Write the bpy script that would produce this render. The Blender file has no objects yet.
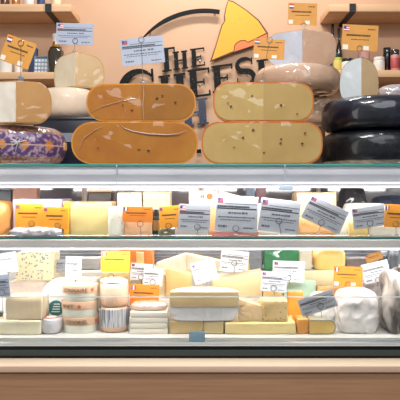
import bpy, bmesh, math, random
from mathutils import Vector, Matrix, noise
random.seed(7)
C = bpy.context.scene.collection
PI = math.pi
F = 606.0; HZ = 190.0; CZ = 1.25           # focal length in px of a 400 px frame, horizon row, eye height

def X(px, Y): return (px - 200.0) * (Y + 2.0) / F
def Z(py, Y): return CZ - (py - HZ) * (Y + 2.0) / F
def S(Y): return (Y + 2.0) / F

# ------------------------------------------------------------------ materials
def lin(h):
    h = h.lstrip('#')
    r = []
    for i in (0, 2, 4):
        c = int(h[i:i+2], 16) / 255.0
        r.append(c / 12.92 if c <= 0.04045 else ((c + 0.055) / 1.055) ** 2.4)
    return (r[0], r[1], r[2], 1.0)

_m = {}
def mat(name, col, rough=0.5, col2=None, nscale=12.0, nstretch=(1, 1, 1), ncon=0.25, bump=0.0, bscale=20.0,
        coat=0.0, coatr=0.1, metal=0.0, spec=0.5, sss=0.0, spots=None, spot_scale=30, spot_size=0.12, spot_keep=0.4, bumpdist=0.01, creases=False, crinkle=0.0, crinkle_scale=14):
    if name in _m: return _m[name]
    m = bpy.data.materials.new(name); m.use_nodes = True
    nt = m.node_tree; N = nt.nodes; L = nt.links
    b = N['Principled BSDF']
    b.inputs['Roughness'].default_value = rough
    b.inputs['Metallic'].default_value = metal
    b.inputs['Specular IOR Level'].default_value = spec
    b.inputs['Coat Weight'].default_value = coat
    b.inputs['Coat Roughness'].default_value = coatr
    if sss > 0:
        b.inputs['Subsurface Weight'].default_value = sss
        b.inputs['Subsurface Radius'].default_value = (1.0, 0.7, 0.4)
        b.inputs['Subsurface Scale'].default_value = 0.01
    b.inputs['Base Color'].default_value = lin(col)
    tc = N.new('ShaderNodeTexCoord')
    out = None
    if col2:
        mp = N.new('ShaderNodeMapping'); mp.inputs['Scale'].default_value = nstretch
        L.new(tc.outputs['Object'], mp.inputs['Vector'])
        n = N.new('ShaderNodeTexNoise'); n.inputs['Scale'].default_value = nscale; n.inputs['Detail'].default_value = 5
        L.new(mp.outputs[0], n.inputs['Vector'])
        r = N.new('ShaderNodeValToRGB'); r.color_ramp.elements[0].position = 0.5 - ncon; r.color_ramp.elements[1].position = 0.5 + ncon
        r.color_ramp.elements[0].color = lin(col2); r.color_ramp.elements[1].color = lin(col)
        L.new(n.outputs['Fac'], r.inputs['Fac']); out = r.outputs['Color']
    if spots:
        v = N.new('ShaderNodeTexVoronoi'); v.inputs['Scale'].default_value = spot_scale
        L.new(tc.outputs['Object'], v.inputs['Vector'])
        lt = N.new('ShaderNodeMath'); lt.operation = 'LESS_THAN'; lt.inputs[1].default_value = spot_size
        L.new(v.outputs['Distance'], lt.inputs[0])
        sx = N.new('ShaderNodeSeparateColor'); L.new(v.outputs['Color'], sx.inputs[0])
        l2 = N.new('ShaderNodeMath'); l2.operation = 'LESS_THAN'; l2.inputs[1].default_value = spot_keep
        L.new(sx.outputs[0], l2.inputs[0])
        mu = N.new('ShaderNodeMath'); mu.operation = 'MULTIPLY'; L.new(lt.outputs[0], mu.inputs[0]); L.new(l2.outputs[0], mu.inputs[1])
        mx = N.new('ShaderNodeMix'); mx.data_type = 'RGBA'
        L.new(mu.outputs[0], mx.inputs[0])
        if out: L.new(out, mx.inputs[6])
        else: mx.inputs[6].default_value = lin(col)
        mx.inputs[7].default_value = lin(spots); out = mx.outputs[2]
    if out: L.new(out, b.inputs['Base Color'])
    if bump > 0:
        if creases:
            n = N.new('ShaderNodeTexVoronoi'); n.feature = 'DISTANCE_TO_EDGE'; n.inputs['Scale'].default_value = bscale
            nn = N.new('ShaderNodeTexNoise'); nn.inputs['Scale'].default_value = bscale * 0.7; nn.inputs['Detail'].default_value = 3
            L.new(tc.outputs['Object'], nn.inputs['Vector'])
            va = N.new('ShaderNodeVectorMath'); va.operation = 'MULTIPLY_ADD'; va.inputs[1].default_value = (0.12, 0.12, 0.12)
            L.new(nn.outputs['Color'], va.inputs[0]); L.new(tc.outputs['Object'], va.inputs[2]); L.new(va.outputs[0], n.inputs['Vector'])
            hh = n.outputs['Distance']
        else:
            n = N.new('ShaderNodeTexNoise'); n.inputs['Scale'].default_value = bscale; n.inputs['Detail'].default_value = 4; n.inputs['Distortion'].default_value = 0.6
            L.new(tc.outputs['Object'], n.inputs['Vector']); hh = n.outputs['Fac']
        bp = N.new('ShaderNodeBump'); bp.inputs['Strength'].default_value = bump; bp.inputs['Distance'].default_value = bumpdist
        L.new(hh, bp.inputs['Height']); L.new(bp.outputs[0], b.inputs['Normal'])
        if coat: L.new(bp.outputs[0], b.inputs['Coat Normal'])
    if crinkle > 0:
        n1 = N.new('ShaderNodeTexNoise'); n1.inputs['Scale'].default_value = crinkle_scale * 0.6; n1.inputs['Detail'].default_value = 2
        L.new(tc.outputs['Object'], n1.inputs['Vector'])
        va = N.new('ShaderNodeVectorMath'); va.operation = 'MULTIPLY_ADD'; va.inputs[1].default_value = (0.16, 0.16, 0.16)
        L.new(n1.outputs['Color'], va.inputs[0]); L.new(tc.outputs['Object'], va.inputs[2])
        v = N.new('ShaderNodeTexVoronoi'); v.feature = 'SMOOTH_F1'; v.inputs['Smoothness'].default_value = 0.35; v.inputs['Scale'].default_value = crinkle_scale; L.new(va.outputs[0], v.inputs['Vector'])
        bp = N.new('ShaderNodeBump'); bp.inputs['Strength'].default_value = crinkle; bp.inputs['Distance'].default_value = 0.02
        L.new(v.outputs['Distance'], bp.inputs['Height']); L.new(bp.outputs[0], b.inputs['Coat Normal'])
    _m[name] = m
    return m

def film(name, col, col2=None, **k):       # a cheese tightly wrapped in cling film
    d = dict(rough=0.5, coat=0.9, coatr=0.07, crinkle=0.4, spec=0.3, bump=0.5, bscale=16, nscale=9, bumpdist=0.012)
    d.update(k)
    return mat(name, col, col2=col2, **d)

def emis(name, col, strength):
    m = bpy.data.materials.new(name); m.use_nodes = True
    b = m.node_tree.nodes['Principled BSDF']
    b.inputs['Base Color'].default_value = lin(col); b.inputs['Emission Color'].default_value = lin(col)
    b.inputs['Emission Strength'].default_value = strength
    return m

def glass(name, tint='#ffffff', fac=1.0):
    m = bpy.data.materials.new(name); m.use_nodes = True
    nt = m.node_tree; N = nt.nodes; L = nt.links
    N.remove(N['Principled BSDF'])
    t = N.new('ShaderNodeBsdfTransparent'); t.inputs['Color'].default_value = lin(tint)
    g = N.new('ShaderNodeBsdfGlossy'); g.inputs['Roughness'].default_value = 0.02
    fr = N.new('ShaderNodeFresnel'); fr.inputs['IOR'].default_value = 1.45
    mu = N.new('ShaderNodeMath'); mu.operation = 'MULTIPLY'; mu.inputs[1].default_value = fac
    L.new(fr.outputs[0], mu.inputs[0])
    mx = N.new('ShaderNodeMixShader'); L.new(mu.outputs[0], mx.inputs[0]); L.new(t.outputs[0], mx.inputs[1]); L.new(g.outputs[0], mx.inputs[2])
    L.new(mx.outputs[0], N['Material Output'].inputs['Surface'])
    return m

WHITE = mat('white_enamel', '#e8e8e8', 0.4)
STEEL = mat('brushed_steel', '#bcc0c0', 0.3, col2='#9fa4a4', nscale=30, nstretch=(0.3, 8, 30), metal=0.35)
ALU = mat('aluminium', '#c4c5c8', 0.38, metal=0.2)
BLACK = mat('black_plastic', '#121314', 0.35)
DARKM = mat('black_iron', '#161514', 0.5)
INK = mat('black_ink', '#26282c', 0.7)
WIRE = mat('steel_wire', '#8a8880', 0.25, metal=0.9)
GLASS = glass('clear_glass', '#fdfffe')
GEDGE = mat('green_glass_edge', '#2c8f84', 0.12, coat=1.0, coatr=0.03)
GEDGE2 = mat('green_glass_edge_dark', '#1d7a6e', 0.12, coat=1.0, coatr=0.03)

# ------------------------------------------------------------------ object helpers
def link(name, bm, m, parent=None, smooth=True, angle=40):
    me = bpy.data.meshes.new(name)
    bmesh.ops.recalc_face_normals(bm, faces=bm.faces)
    bm.to_mesh(me); bm.free()
    for mm in (m if isinstance(m, (list, tuple)) else [m]): me.materials.append(mm)
    if smooth:
        for p in me.polygons: p.use_smooth = True
        try: me.set_sharp_from_angle(angle=math.radians(angle))
        except Exception: pass
    o = bpy.data.objects.new(name, me); C.objects.link(o)
    if parent: o.parent = parent
    return o

def thing(name, label, cat, loc=(0, 0, 0), rot=(0, 0, 0), group=None):
    o = bpy.data.objects.new(name, None); C.objects.link(o)
    o.empty_display_size = 0.02
    o.location = loc; o.rotation_euler = rot; o['label'] = label; o['category'] = cat
    if group: o['group'] = group
    return o

def tag(o, label, cat, group=None):
    o['label'] = label; o['category'] = cat
    if group: o['group'] = group
    return o

def struct(o): o['kind'] = 'structure'; return o

def box(bm, x0, x1, y0, y1, z0, z1, bev=0.0, seg=2, M=None):
    v = [bm.verts.new(p) for p in ((x0,y0,z0),(x1,y0,z0),(x1,y1,z0),(x0,y1,z0),(x0,y0,z1),(x1,y0,z1),(x1,y1,z1),(x0,y1,z1))]
    if M:
        for q in v: q.co = M @ q.co
    fs = [bm.faces.new([v[i] for i in f]) for f in ((0,3,2,1),(4,5,6,7),(0,1,5,4),(1,2,6,5),(2,3,7,6),(3,0,4,7))]
    if bev > 0:
        es = list({e for f in fs for e in f.edges})
        bmesh.ops.bevel(bm, geom=es, offset=bev, segments=seg, affect='EDGES', profile=0.5)

def bx(name, x0, x1, y0, y1, z0, z1, m, bev=0.0, parent=None):
    bm = bmesh.new(); box(bm, x0, x1, y0, y1, z0, z1, bev); return link(name, bm, m, parent)

def lathe(bm, prof, seg=48, a0=0.0, a1=360.0, cap=True, M=None):
    """prof: list of (r,z) bottom to top; partial sweeps are closed with a flat cut on each side."""
    full = abs(a1 - a0) >= 359.9
    n = seg if full else seg + 1
    rings = []
    for i in range(n):
        a = math.radians(a0 + (a1 - a0) * i / seg)
        rings.append([(r * math.cos(a), r * math.sin(a), z) for r, z in prof])
    cache = {}
    def V(i, j):
        r, z = prof[j]
        k = ('c', j) if r < 1e-7 else (i % n if full else i, j)
        if k not in cache:
            p = Vector(rings[i % n][j]); cache[k] = bm.verts.new(M @ p if M else p)
        return cache[k]
    for i in range(seg):
        for j in range(len(prof) - 1):
            q = [V(i, j), V(i + 1, j), V(i + 1, j + 1), V(i, j + 1)]
            u = []
            for t in q:
                if t not in u: u.append(t)
            if len(u) >= 3:
                try: bm.faces.new(u)
                except ValueError: pass
    if not full and cap:
        for i in (0, seg):
            u = []
            for j in range(len(prof)):
                t = V(i, j)
                if t not in u: u.append(t)
            try: bm.faces.new(u)
            except ValueError: pass

def wheel_profile(R, h, c, m=2.3, inset=0.0, dome=0.0, n=9):
    """flat top and bottom, side rounded over depth c; from the bottom axis to the top axis"""
    R -= inset; hh = h / 2 - inset; c = max(min(c, R), 0.0005)
    pts = [(0, h / 2 - hh)]
    for k in range(3): pts.append(((R - c) * (k + 1) / 3 if R - c > 1e-6 else 0, h / 2 - hh))
    for k in range(1, 2 * n):
        t = -PI / 2 + PI * k / (2 * n)
        cs, sn = math.cos(t), math.sin(t)
        pts.append((R - c + c * abs(cs) ** (2 / m), h / 2 + hh * math.copysign(abs(sn) ** (2 / m), sn)))
    for k in range(3): pts.append(((R - c) * (2 - k) / 3 if k < 2 else 0, h / 2 + hh))
    out = []
    for r, z in pts:
        z2 = z + dome * (1 - (r / R) ** 2) * (z / h) if dome else z
        if not out or (abs(out[-1][0] - r) > 1e-6 or abs(out[-1][1] - z2) > 1e-6): out.append((max(r, 0), z2))
    return out

def free_profile(R, h, pts, inset=0.0):
    """smooth profile through (r,z) fractions, bottom axis to top axis"""
    out = []
    P_ = [pts[0]] + list(pts) + [pts[-1]]
    for i in range(1, len(P_) - 2):
        for k in range(5):
            t = k / 5; q = []
            for c_ in (0, 1):
                a, b, c, d = (P_[i+j][c_] for j in (-1, 0, 1, 2))
                q.append(0.5*((2*b) + (c-a)*t + (2*a-5*b+4*c-d)*t*t + (3*b-a-3*c+d)*t**3))
            out.append((max(q[0], 0), q[1]))
    out.append(pts[-1])
    return [(max(r*(R - inset), 0), inset + z*(h - 2*inset)) for r, z in out]

def cut_wheel(name, label, cat, loc, R, h, c, a0, a1, rind, paste, rim=0.006, m=2.3, dome=0.0, group=None, rotz=0, thick=0.0015, shape=None):
    """a wheel with a piece cut out, its point or flat cut side turned to the front (-Y)"""
    t = thing(name, label, cat, loc, (0, 0, rotz), group)
    bm = bmesh.new(); lathe(bm, free_profile(R, h, shape) if shape else wheel_profile(R, h, c, m, dome=dome), 40, a0, a1); link('rind', bm, rind, t)
    prof = free_profile(R, h, shape, rim) if shape else wheel_profile(R, h, c, m, inset=rim, dome=dome)
    pastes = paste if isinstance(paste, (list, tuple)) else (paste, paste)
    for a, sgn, pm in ((a0, -1, pastes[1]), (a1, 1, pastes[0])):
        ar = math.radians(a); d = Vector((math.cos(ar), math.sin(ar), 0)); nrm = Vector((-math.sin(ar), math.cos(ar), 0)) * sgn
        bm = bmesh.new(); rings = []
        for off in (0.0, thick):
            rings.append([bm.verts.new(d * max(r, 0.0) + nrm * off + Vector((0, 0, z))) for r, z in prof])
        bm.faces.new(rings[1]); bm.faces.new(list(reversed(rings[0])))
        k = len(prof)
        for j in range(k):
            bm.faces.new([rings[0][j], rings[0][(j + 1) % k], rings[1][(j + 1) % k], rings[1][j]])
        link('cut_face', bm, pm, t, smooth=False)
    return t
DOMED = [(0, 0), (0.6, 0), (0.86, 0.0), (0.96, 0.1), (1.0, 0.34), (0.98, 0.6), (0.9, 0.78), (0.72, 0.9), (0.4, 0.97), (0, 1)]
ONION = [(0, 0), (0.5, 0), (0.84, 0.0), (0.95, 0.1), (1.0, 0.34), (0.97, 0.56), (0.86, 0.76), (0.64, 0.9), (0.3, 0.985), (0, 1)]

def wheel(name, label, cat, loc, R, h, c, m_, m=2.3, group=None, dome=0.0):
    bm = bmesh.new(); lathe(bm, wheel_profile(R, h, c, m, dome=dome), 56)
    o = link(name, bm, m_); o.location = loc
    return tag(o, label, cat, group)

def rough_up(bm, amp, freq, seed=0):
    off = Vector((seed * 7.3, seed * 3.1, seed * 5.7))
    for v in bm.verts:
        v.co += v.normal * (noise.noise(v.co * freq + off) * amp)

def block_bm(w, d, h, bev=0.004, amp=0.0015, seed=0, taper=0.0, shear=0.0, cuts=5):
    """upright block centred in x, front at y=0, base at z=0, slightly uneven like a hand cut"""
    bm = bmesh.new(); box(bm, -w/2, w/2, 0, d, 0, h, bev, 3)
    bmesh.ops.subdivide_edges(bm, edges=[e for e in bm.edges if e.calc_length() > min(w, d, h) * 0.5], cuts=cuts, use_grid_fill=True)
    bm.normal_update()
    rough_up(bm, amp, 30, seed)
    for v in bm.verts:
        k = v.co.z / h
        v.co.x = v.co.x * (1 - taper * k) + shear * k
        if v.co.z < 0: v.co.z = 0
    return bm

def block(name, label, cat, px0, px1, pt, pb, Y, d, m, base=None, rot=0, rind=None, rind_side='back', group=None, bev=0.005, amp=0.003, taper=0.0, shear=0.0):
    """cheese block whose front face covers the pixels px0..px1, pt..pb when it stands at depth Y"""
    w = (px1 - px0) * S(Y); cx = X((px0 + px1) / 2, Y); z0 = Z(pb, Y) if base is None else base; h = Z(pt, Y) - z0
    seed = int(px0 * 13 + pt)
    if rind is None:
        o = link(name, block_bm(w, d, h, bev, amp, seed, taper, shear), m)
        o.location = (cx, Y, z0); o.rotation_euler = (0, 0, math.radians(rot)); return tag(o, label, cat, group)
    t = thing(name, label, cat, (cx, Y, z0), (0, 0, math.radians(rot)), group)
    link('paste', block_bm(w, d, h, bev, amp, seed, taper, shear), m, t)
    e = 0.0022
    if rind_side == 'back': b = (-w/2 - e, w/2 + e, d * 0.8, d + e, 0, h + e)
    elif rind_side == 'top': b = (-w/2 - e, w/2 + e, -e, d + e, h - e, h + 0.004)
    elif rind_side == 'left': b = (-w/2 - 0.004, -w/2 + e, -e, d + e, 0, h + e)
    elif rind_side == 'right': b = (w/2 - e, w/2 + 0.004, -e, d + e, 0, h + e)
    elif rind_side == 'bottom': b = (-w/2 - e, w/2 + e, -e, d + e, 0, 0.005)
    bm = bmesh.new(); box(bm, *b, 0.0014, 2); link('rind', bm, rind, t)
    return t

def wedge_bm(w, d, h, bev=0.003, amp=0.001, seed=0, nose=0.5, lean=0.0):
    """lying wedge: plan triangle with its point to the right-front (nose 0..1 along x); base at z=0"""
    bm = bmesh.new()
    p = [(-w/2, 0), (w/2, d * nose), (w/2 * 0.98, d * nose + 0.006), (-w/2 * 0.9, d)]
    lo = [bm.verts.new((x, y, 0)) for x, y in p]; hi = [bm.verts.new((x + lean, y, h)) for x, y in p]
    bm.faces.new(lo[::-1]); bm.faces.new(hi)
    for i in range(4): bm.faces.new([lo[i], lo[(i+1) % 4], hi[(i+1) % 4], hi[i]])
    bmesh.ops.bevel(bm, geom=list(bm.edges), offset=bev, segments=2, affect='EDGES', profile=0.5)
    bmesh.ops.subdivide_edges(bm, edges=[e for e in bm.edges if e.calc_length() > 0.02], cuts=3, use_grid_fill=True)
    bm.normal_update(); rough_up(bm, amp, 30, seed)
    return bm

def sag_wedge(name, label, cat, px0, px1, ptl, ptr, pb, Y, d, m, base=None, rind=None, group=None):
    """upright slice: seen from the front its top runs from ptl (left) to ptr (right)"""
    z0 = Z(pb, Y) if base is None else base
    w = (px1 - px0) * S(Y); hl = Z(ptl, Y) - z0; hr = Z(ptr, Y) - z0
    t = thing(name, label, cat, (X((px0 + px1) / 2, Y), Y, z0), (0, 0, 0), group)
    def mk(y0, y1, e, seed, nm, mm):
        bm = bmesh.new()
        p = [(-w/2 - e, 0), (w/2 + e, 0), (w/2 + e, max(hr + e, 0.004)), (-w/2 - e, max(hl + e, 0.004))]
        a = [bm.verts.new((x, y0, z)) for x, z in p]; b = [bm.verts.new((x, y1, z)) for x, z in p]
        bm.faces.new(a); bm.faces.new(b[::-1])
        for i in range(4): bm.faces.new([a[i], a[(i+1) % 4], b[(i+1) % 4], b[i]])
        bmesh.ops.bevel(bm, geom=list(bm.edges), offset=min(0.003, (y1 - y0) * 0.3), segments=2, affect='EDGES', profile=0.5)
        if seed:
            bmesh.ops.subdivide_edges(bm, edges=[q for q in bm.edges if q.calc_length() > 0.02], cuts=3, use_grid_fill=True)
            bm.normal_update(); rough_up(bm, 0.0015, 30, seed)
            for v in bm.verts: v.co.z = max(v.co.z, 0)
        return link(nm, bm, mm, t)
    mk(0, d, 0, int(px0 + 3), 'paste', m)
    if rind: mk(d * 0.86, d + 0.003, 0.002, 0, 'rind', rind)
    return t

def bag(name, label, cat, px0, px1, pt, pb, Y, d, m, base=None, amp=0.006, freq=22, power=3.2, seed=1, group=None, folds=0.0, rot=0):
    """something soft wrapped in film: a rounded block with puckers and folds"""
    w = (px1 - px0) * S(Y + d/2); z0 = Z(pb, Y) if base is None else base; h = (Z(pt, Y + d/3) - z0) * 1.15; cut_ = h * 0.13
    bm = bmesh.new(); bmesh.ops.create_icosphere(bm, subdivisions=5, radius=1)
    for v in bm.verts:
        x, y, z = v.co
        k = (abs(x) ** power + abs(y) ** power + abs(z) ** power) ** (1 / power)
        v.co = Vector((x / k * w/2, y / k * d/2, z / k * h/2))
    bm.normal_update()
    off = Vector((seed * 5.1, seed * 2.3, seed * 9.7))
    for v in bm.verts:
        p = v.co * freq + off
        rdg = 1 - abs(noise.noise(p * 0.8)) * 2
        a = rdg * rdg * 0.7 + noise.noise(p * 2.2) * 0.35 - 0.3
        if folds:
            u = noise.noise(Vector((v.co.x * 5, v.co.y * 5, v.co.z * 2)) + off)
            a += math.sin((v.co.x * 130 + v.co.z * 40 + u * 14)) * folds
        v.co += v.normal * (a * amp)
    zmin = min(v.co.z for v in bm.verts)
    for v in bm.verts: v.co.z = max(v.co.z - zmin - cut_, 0.0)
    o = link(name, bm, m); o.location = (X((px0 + px1) / 2, Y + d/2), Y + d/2, z0); o.rotation_euler = (0, 0, math.radians(rot))
    return tag(o, label, cat, group)

def tube(bm, pts, r, seg=8, closed=False):
    pts = [Vector(p) for p in pts]; n = len(pts); rings = []
    for i, p in enumerate(pts):
        if closed: t = pts[(i+1) % n] - pts[i-1]
        else: t = pts[min(i+1, n-1)] - pts[max(i-1, 0)]
        t.normalize()
        u = t.cross(Vector((0, 1, 0)))
        if u.length < 1e-3: u = t.cross(Vector((1, 0, 0)))
        u.normalize(); w = t.cross(u)
        rr = r[i] if isinstance(r, (list, tuple)) else r
        rings.append([bm.verts.new(p + u * rr * math.cos(2*PI*k/seg) + w * rr * math.sin(2*PI*k/seg)) for k in range(seg)])
    for i in range(n if closed else n - 1):
        a, b = rings[i], rings[(i+1) % n]
        for k in range(seg): bm.faces.new([a[k], a[(k+1) % seg], b[(k+1) % seg], b[k]])
    if not closed: bm.faces.new(rings[0][::-1]); bm.faces.new(rings[-1])

# ------------------------------------------------------------------ price cards
CARD = {'orange': mat('orange_card', '#ee9d1e', 0.55, col2='#e5931a', nscale=30),
        'ochre': mat('ochre_card', '#cf9440', 0.55, col2='#c08436', nscale=20),
        'deep': mat('deep_orange_card', '#e8871c', 0.55, col2='#e07c18', nscale=30),
        'grey': mat('grey_card', '#b4b8be', 0.5, col2='#a8acb4', nscale=14),
        'blue': mat('pale_blue_card', '#a3acbe', 0.5, col2='#969fb2', nscale=14),
        'white': mat('white_card', '#e2e3e6', 0.5)}
RED = mat('flag_red', '#b3363a', 0.6); NAVY = mat('flag_blue', '#2a3f7c', 0.6); FWH = mat('flag_white', '#e6e4e0', 0.6)
LAB = mat('white_label', '#dcd8cf', 0.6); INKB = mat('brown_ink', '#4a3416', 0.7); INKG = mat('grey_ink', '#5a5f68', 0.7)
FOOT = mat('clear_peg', '#9a9aa0', 0.1, coat=1)

def card(cx, cy, Y, w, h, rot, style, label, flag='nl', pin=None, ring=(0.0, -0.32), where='', tilt=0, group='price cards on wire holders', seed=0, foot=True):
    rnd = random.Random(int(cx * 31 + cy * 7))
    s = S(Y); W = w * s; H = h * s
    th = math.radians(rot)
    t = thing('price_card', label, 'price card', (X(cx, Y), Y, Z(cy, Y)), (math.radians(tilt), th, 0), group)
    bm = bmesh.new(); box(bm, -W/2, W/2, -0.0006, 0.0006, -H/2, H/2, 0.0004, 1)
    sh = link('card_sheet', bm, CARD[style], t, smooth=False)
    def marks(nm, rects, m, lift=0.0009):
        b = bmesh.new()
        for x0, x1, z0, z1 in rects: box(b, x0*W, x1*W, -lift, -0.0006, z0*H, z1*H)
        return link(nm, b, m, sh, smooth=False)
    fx = -0.46; fz = 0.44
    if flag == 'nl':
        for k, m in enumerate((RED, FWH, NAVY)): marks('flag_stripe', [(fx, fx + 0.15, fz - 0.07*(k+1), fz - 0.07*k)], m)
    elif flag == 'fr':
        for k, m in enumerate((NAVY, FWH, RED)): marks('flag_stripe', [(fx + 0.05*k, fx + 0.05*(k+1), fz - 0.2, fz)], m)
    elif flag == 'us':
        for k in range(5): marks('flag_stripe', [(fx, fx + 0.15, fz - 0.04*(k+1), fz - 0.04*k)], RED if k % 2 == 0 else FWH)
        marks('flag_canton', [(fx, fx + 0.07, fz - 0.12, fz)], NAVY, 0.0012)
    elif flag == 'red':
        marks('flag_canton', [(fx, fx + 0.06, fz - 0.09, fz)], NAVY); marks('flag_field', [(fx + 0.06, fx + 0.13, fz - 0.09, fz), (fx, fx + 0.13, fz - 0.15, fz - 0.09)], mat('muted_red', '#9a5058', 0.6))
    def row(x0, x1, z, hh, lo=0.03, hi=0.08, gap=0.014):
        out = []; x = x0
        while x < x1 - 0.01:
            e = min(x + rnd.uniform(lo, hi), x1); out.append((x, e, z, z + hh)); x = e + gap
        return out
    if style in ('orange', 'ochre', 'deep'):
        marks('printed_title', row(-0.38, 0.3, 0.06, 0.07, 0.02, 0.05, 0.006), INKB)
        marks('printed_text', row(-0.25, 0.25, -0.08, 0.03) + row(0.2, 0.42, 0.32, 0.04), INKB)
        if seed != 2:
            marks('label_patch', [(-0.47, -0.32, -0.46, -0.28)], LAB); marks('label_patch', [(0.1, 0.26, -0.46, -0.3)], LAB)
    else:
        marks('ruled_line', [(-0.47, 0.47, 0.13, 0.16)], INK); marks('ruled_line', [(-0.28, 0.47, 0.27, 0.29)], INKG)
        marks('printed_title', row(-0.46, 0.3, 0.175, 0.05, 0.02, 0.05, 0.006), INK)
        marks('printed_text', row(-0.2, 0.1, 0.0, 0.05) + row(0.12, 0.26, 0.0, 0.06) + row(-0.44, 0.44, -0.11, 0.035) + row(-0.38, 0.36, -0.18, 0.025) + row(-0.42, -0.22, -0.38, 0.06) + row(0.18, 0.42, -0.4, 0.04), INKG)
    if pin:
        R = 0.0098
        rc = Vector((ring[0] * W, -0.003, ring[1] * H))
        b = bmesh.new(); tube(b, [rc + Vector((R*math.cos(a), 0, R*math.sin(a))) for a in [2*PI*k/20 for k in range(20)]], 0.001, 6, True)
        link('holder_ring', b, WIRE, t)
        g = Vector(((pin[0]-cx)*s, 0, -(pin[1]-cy)*s))
        e = Vector((g.x*math.cos(th) - g.z*math.sin(th), -0.003, g.x*math.sin(th) + g.z*math.cos(th)))
        b = bmesh.new(); dr = (e - rc).normalized(); tube(b, [rc + dr*R, e], 0.0009, 6); link('holder_pin', b, WIRE, t)
        if foot:
            b = bmesh.new(); lathe(b, [(0, 0), (0.008, 0), (0.008, 0.002), (0.002, 0.004), (0, 0.004)], 16, M=Matrix.Translation(e) @ Matrix.Rotation(-th, 4, 'Y'))
            link('holder_foot', b, FOOT, t)
    return t

# ================================================================== SETTING
TAN = mat('peach_wall_paint', '#cda687', 0.75, col2='#c69e7f', nscale=3, bump=0.15, bscale=60, bumpdist=0.002)
WALLY = 1.55
struct(bx('wall_back', -3.2, 3.2, WALLY, WALLY + 0.1, 0, 3.0, TAN))
struct(bx('floor', -3.2, 3.2, -3.2, WALLY, -0.05, 0, mat('floor_tiles', '#8d8378', 0.4, col2='#766c62', nscale=4)))
struct(bx('wall_left', -3.3, -3.2, -3.2, WALLY + 0.1, 0, 3.0, mat('side_wall_paint', '#c9b6a2', 0.8)))
struct(bx('wall_right', 3.2, 3.3, -3.2, WALLY + 0.1, 0, 3.0, _m['side_wall_paint']))

# ------------------------------------------------------------------ shop sign on the wall
LY = WALLY - 0.035
def wallpt(px, py): return (X(px, LY), Z(py, LY))
def poly(bm, pts, y0, y1):
    a = [bm.verts.new((p[0], y0, p[1])) for p in pts]; b = [bm.verts.new((p[0], y1, p[1])) for p in pts]
    n = len(pts); bm.faces.new(a); bm.faces.new(b[::-1])
    for i in range(n): bm.faces.new([a[i], b[i], b[(i+1) % n], a[(i+1) % n]])
sign = thing('wall_sign', 'shop name in black distressed letters with a yellow cheese wedge on the peach wall', 'sign', (0, 0, 0))
LETTER = mat('black_letter', '#07080a', 0.6, spec=0.2, spots='#8f7765', spot_scale=110, spot_size=0.2, spot_keep=0.25)
LETTERB = mat('blue_glint_letter', '#101d3c', 0.4, spots='#2f5a8f', spot_scale=90, spot_size=0.25, spot_keep=0.4)  # blue base and spots paint bluish glints into the letter
def letter(ch, x0, x1, yt, yb, skew=-0.13, m=None):
    """serif capital in the pixel box, its baseline rising to the right"""
    m = m or LETTER
    w = x1 - x0; h = yb - yt
    def T(u, v): # u 0..1 right, v 0..1 up
        return wallpt(x0 + u*w - v*h*0.06, yb - v*h + u*w*skew)
    bm = bmesh.new()
    def r(u0, u1, v0, v1, y=0.0): poly(bm, [T(u0, v0), T(u1, v0), T(u1, v1), T(u0, v1)], LY - y, LY + 0.012)
    def rib(f, n=26):
        L_, R_ = [], []
        for k in range(n + 1):
            t = k / n; u, v, wd = f(t); u2, v2, _ = f(min(t + 0.01, 1.0)); u1, v1, _ = f(max(t - 0.01, 0.0))
            dx, dv = (u2 - u1) * w, (v2 - v1) * h; l = math.hypot(dx, dv) or 1
            nx, nv = -dv / l, dx / l
            L_.append(T(u + nx*wd*h/w/2, v + nv*wd/2)); R_.append(T(u - nx*wd*h/w/2, v - nv*wd/2))
        for k in range(n): poly(bm, [L_[k], L_[k+1], R_[k+1], R_[k]], LY, LY + 0.012)
    s = 0.07
    if ch == 'H':
        for a in (0.08, 0.62): r(a, a + 0.26, 0, 1, 0.001)
        for a in (0.0, 0.54): r(a, a + 0.42, 0, s); r(a, a + 0.42, 1 - s, 1)
        r(0.2, 0.8, 0.47, 0.53)
    elif ch == 'E':
        r(0.08, 0.38, 0, 1, 0.001); r(0, 0.95, 1 - s, 1); r(0, 0.95, 0, s); r(0.3, 0.72, 0.49, 0.55)
        r(0.88, 0.95, 0, 0.2, 0.0005); r(0.88, 0.95, 0.82, 1, 0.0005); r(0.66, 0.72, 0.42, 0.62, 0.0005)
    elif ch == 'T':
        r(0.36, 0.64, 0, 1, 0.001); r(0.02, 1, 1 - s, 1); r(0.24, 0.76, 0, s); r(0.02, 0.09, 0.8, 1, 0.0005); r(0.93, 1, 0.8, 1, 0.0005)
    elif ch == 'C':
        rib(lambda t: (0.5 + 0.46*math.cos(math.radians(40 + 280*t)), 0.5 + 0.46*math.sin(math.radians(40 + 280*t)), 0.05 + 0.17*math.sin(PI*t)**1.2))
        r(0.84, 0.9, 0.66, 0.98)
    elif ch == 'S':
        def f(t):
            if t < 0.5:
                a = math.radians(30 + 240 * t / 0.5); return (0.5 + 0.38*math.cos(a), 0.74 + 0.235*math.sin(a), 0.07 + 0.14*(t/0.5))
            a = math.radians(90 - 240 * (t - 0.5) / 0.5); return (0.5 + 0.42*math.cos(a), 0.26 + 0.245*math.sin(a), 0.21 - 0.14*((t-0.5)/0.5))
        rib(f, 40); r(0.82, 0.88, 0.74, 0.98); r(0.08, 0.14, 0.02, 0.28)
    link('letter', bm, m, sign, smooth=False)
letter('T', 158, 176, 49, 72.5); letter('H', 173.5, 189, 52, 70); letter('E', 191, 206, 49, 67)
letter('C', 122, 159, 72, 112); letter('H', 160, 188, 76, 105); letter('E', 189, 212, 70, 98)
letter('E', 213, 235, 66, 93); letter('S', 236, 256, 59, 86); letter('E', 258, 278, 60, 85)
letter('H', 183, 210, 101, 127, m=LETTERB)
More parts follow.
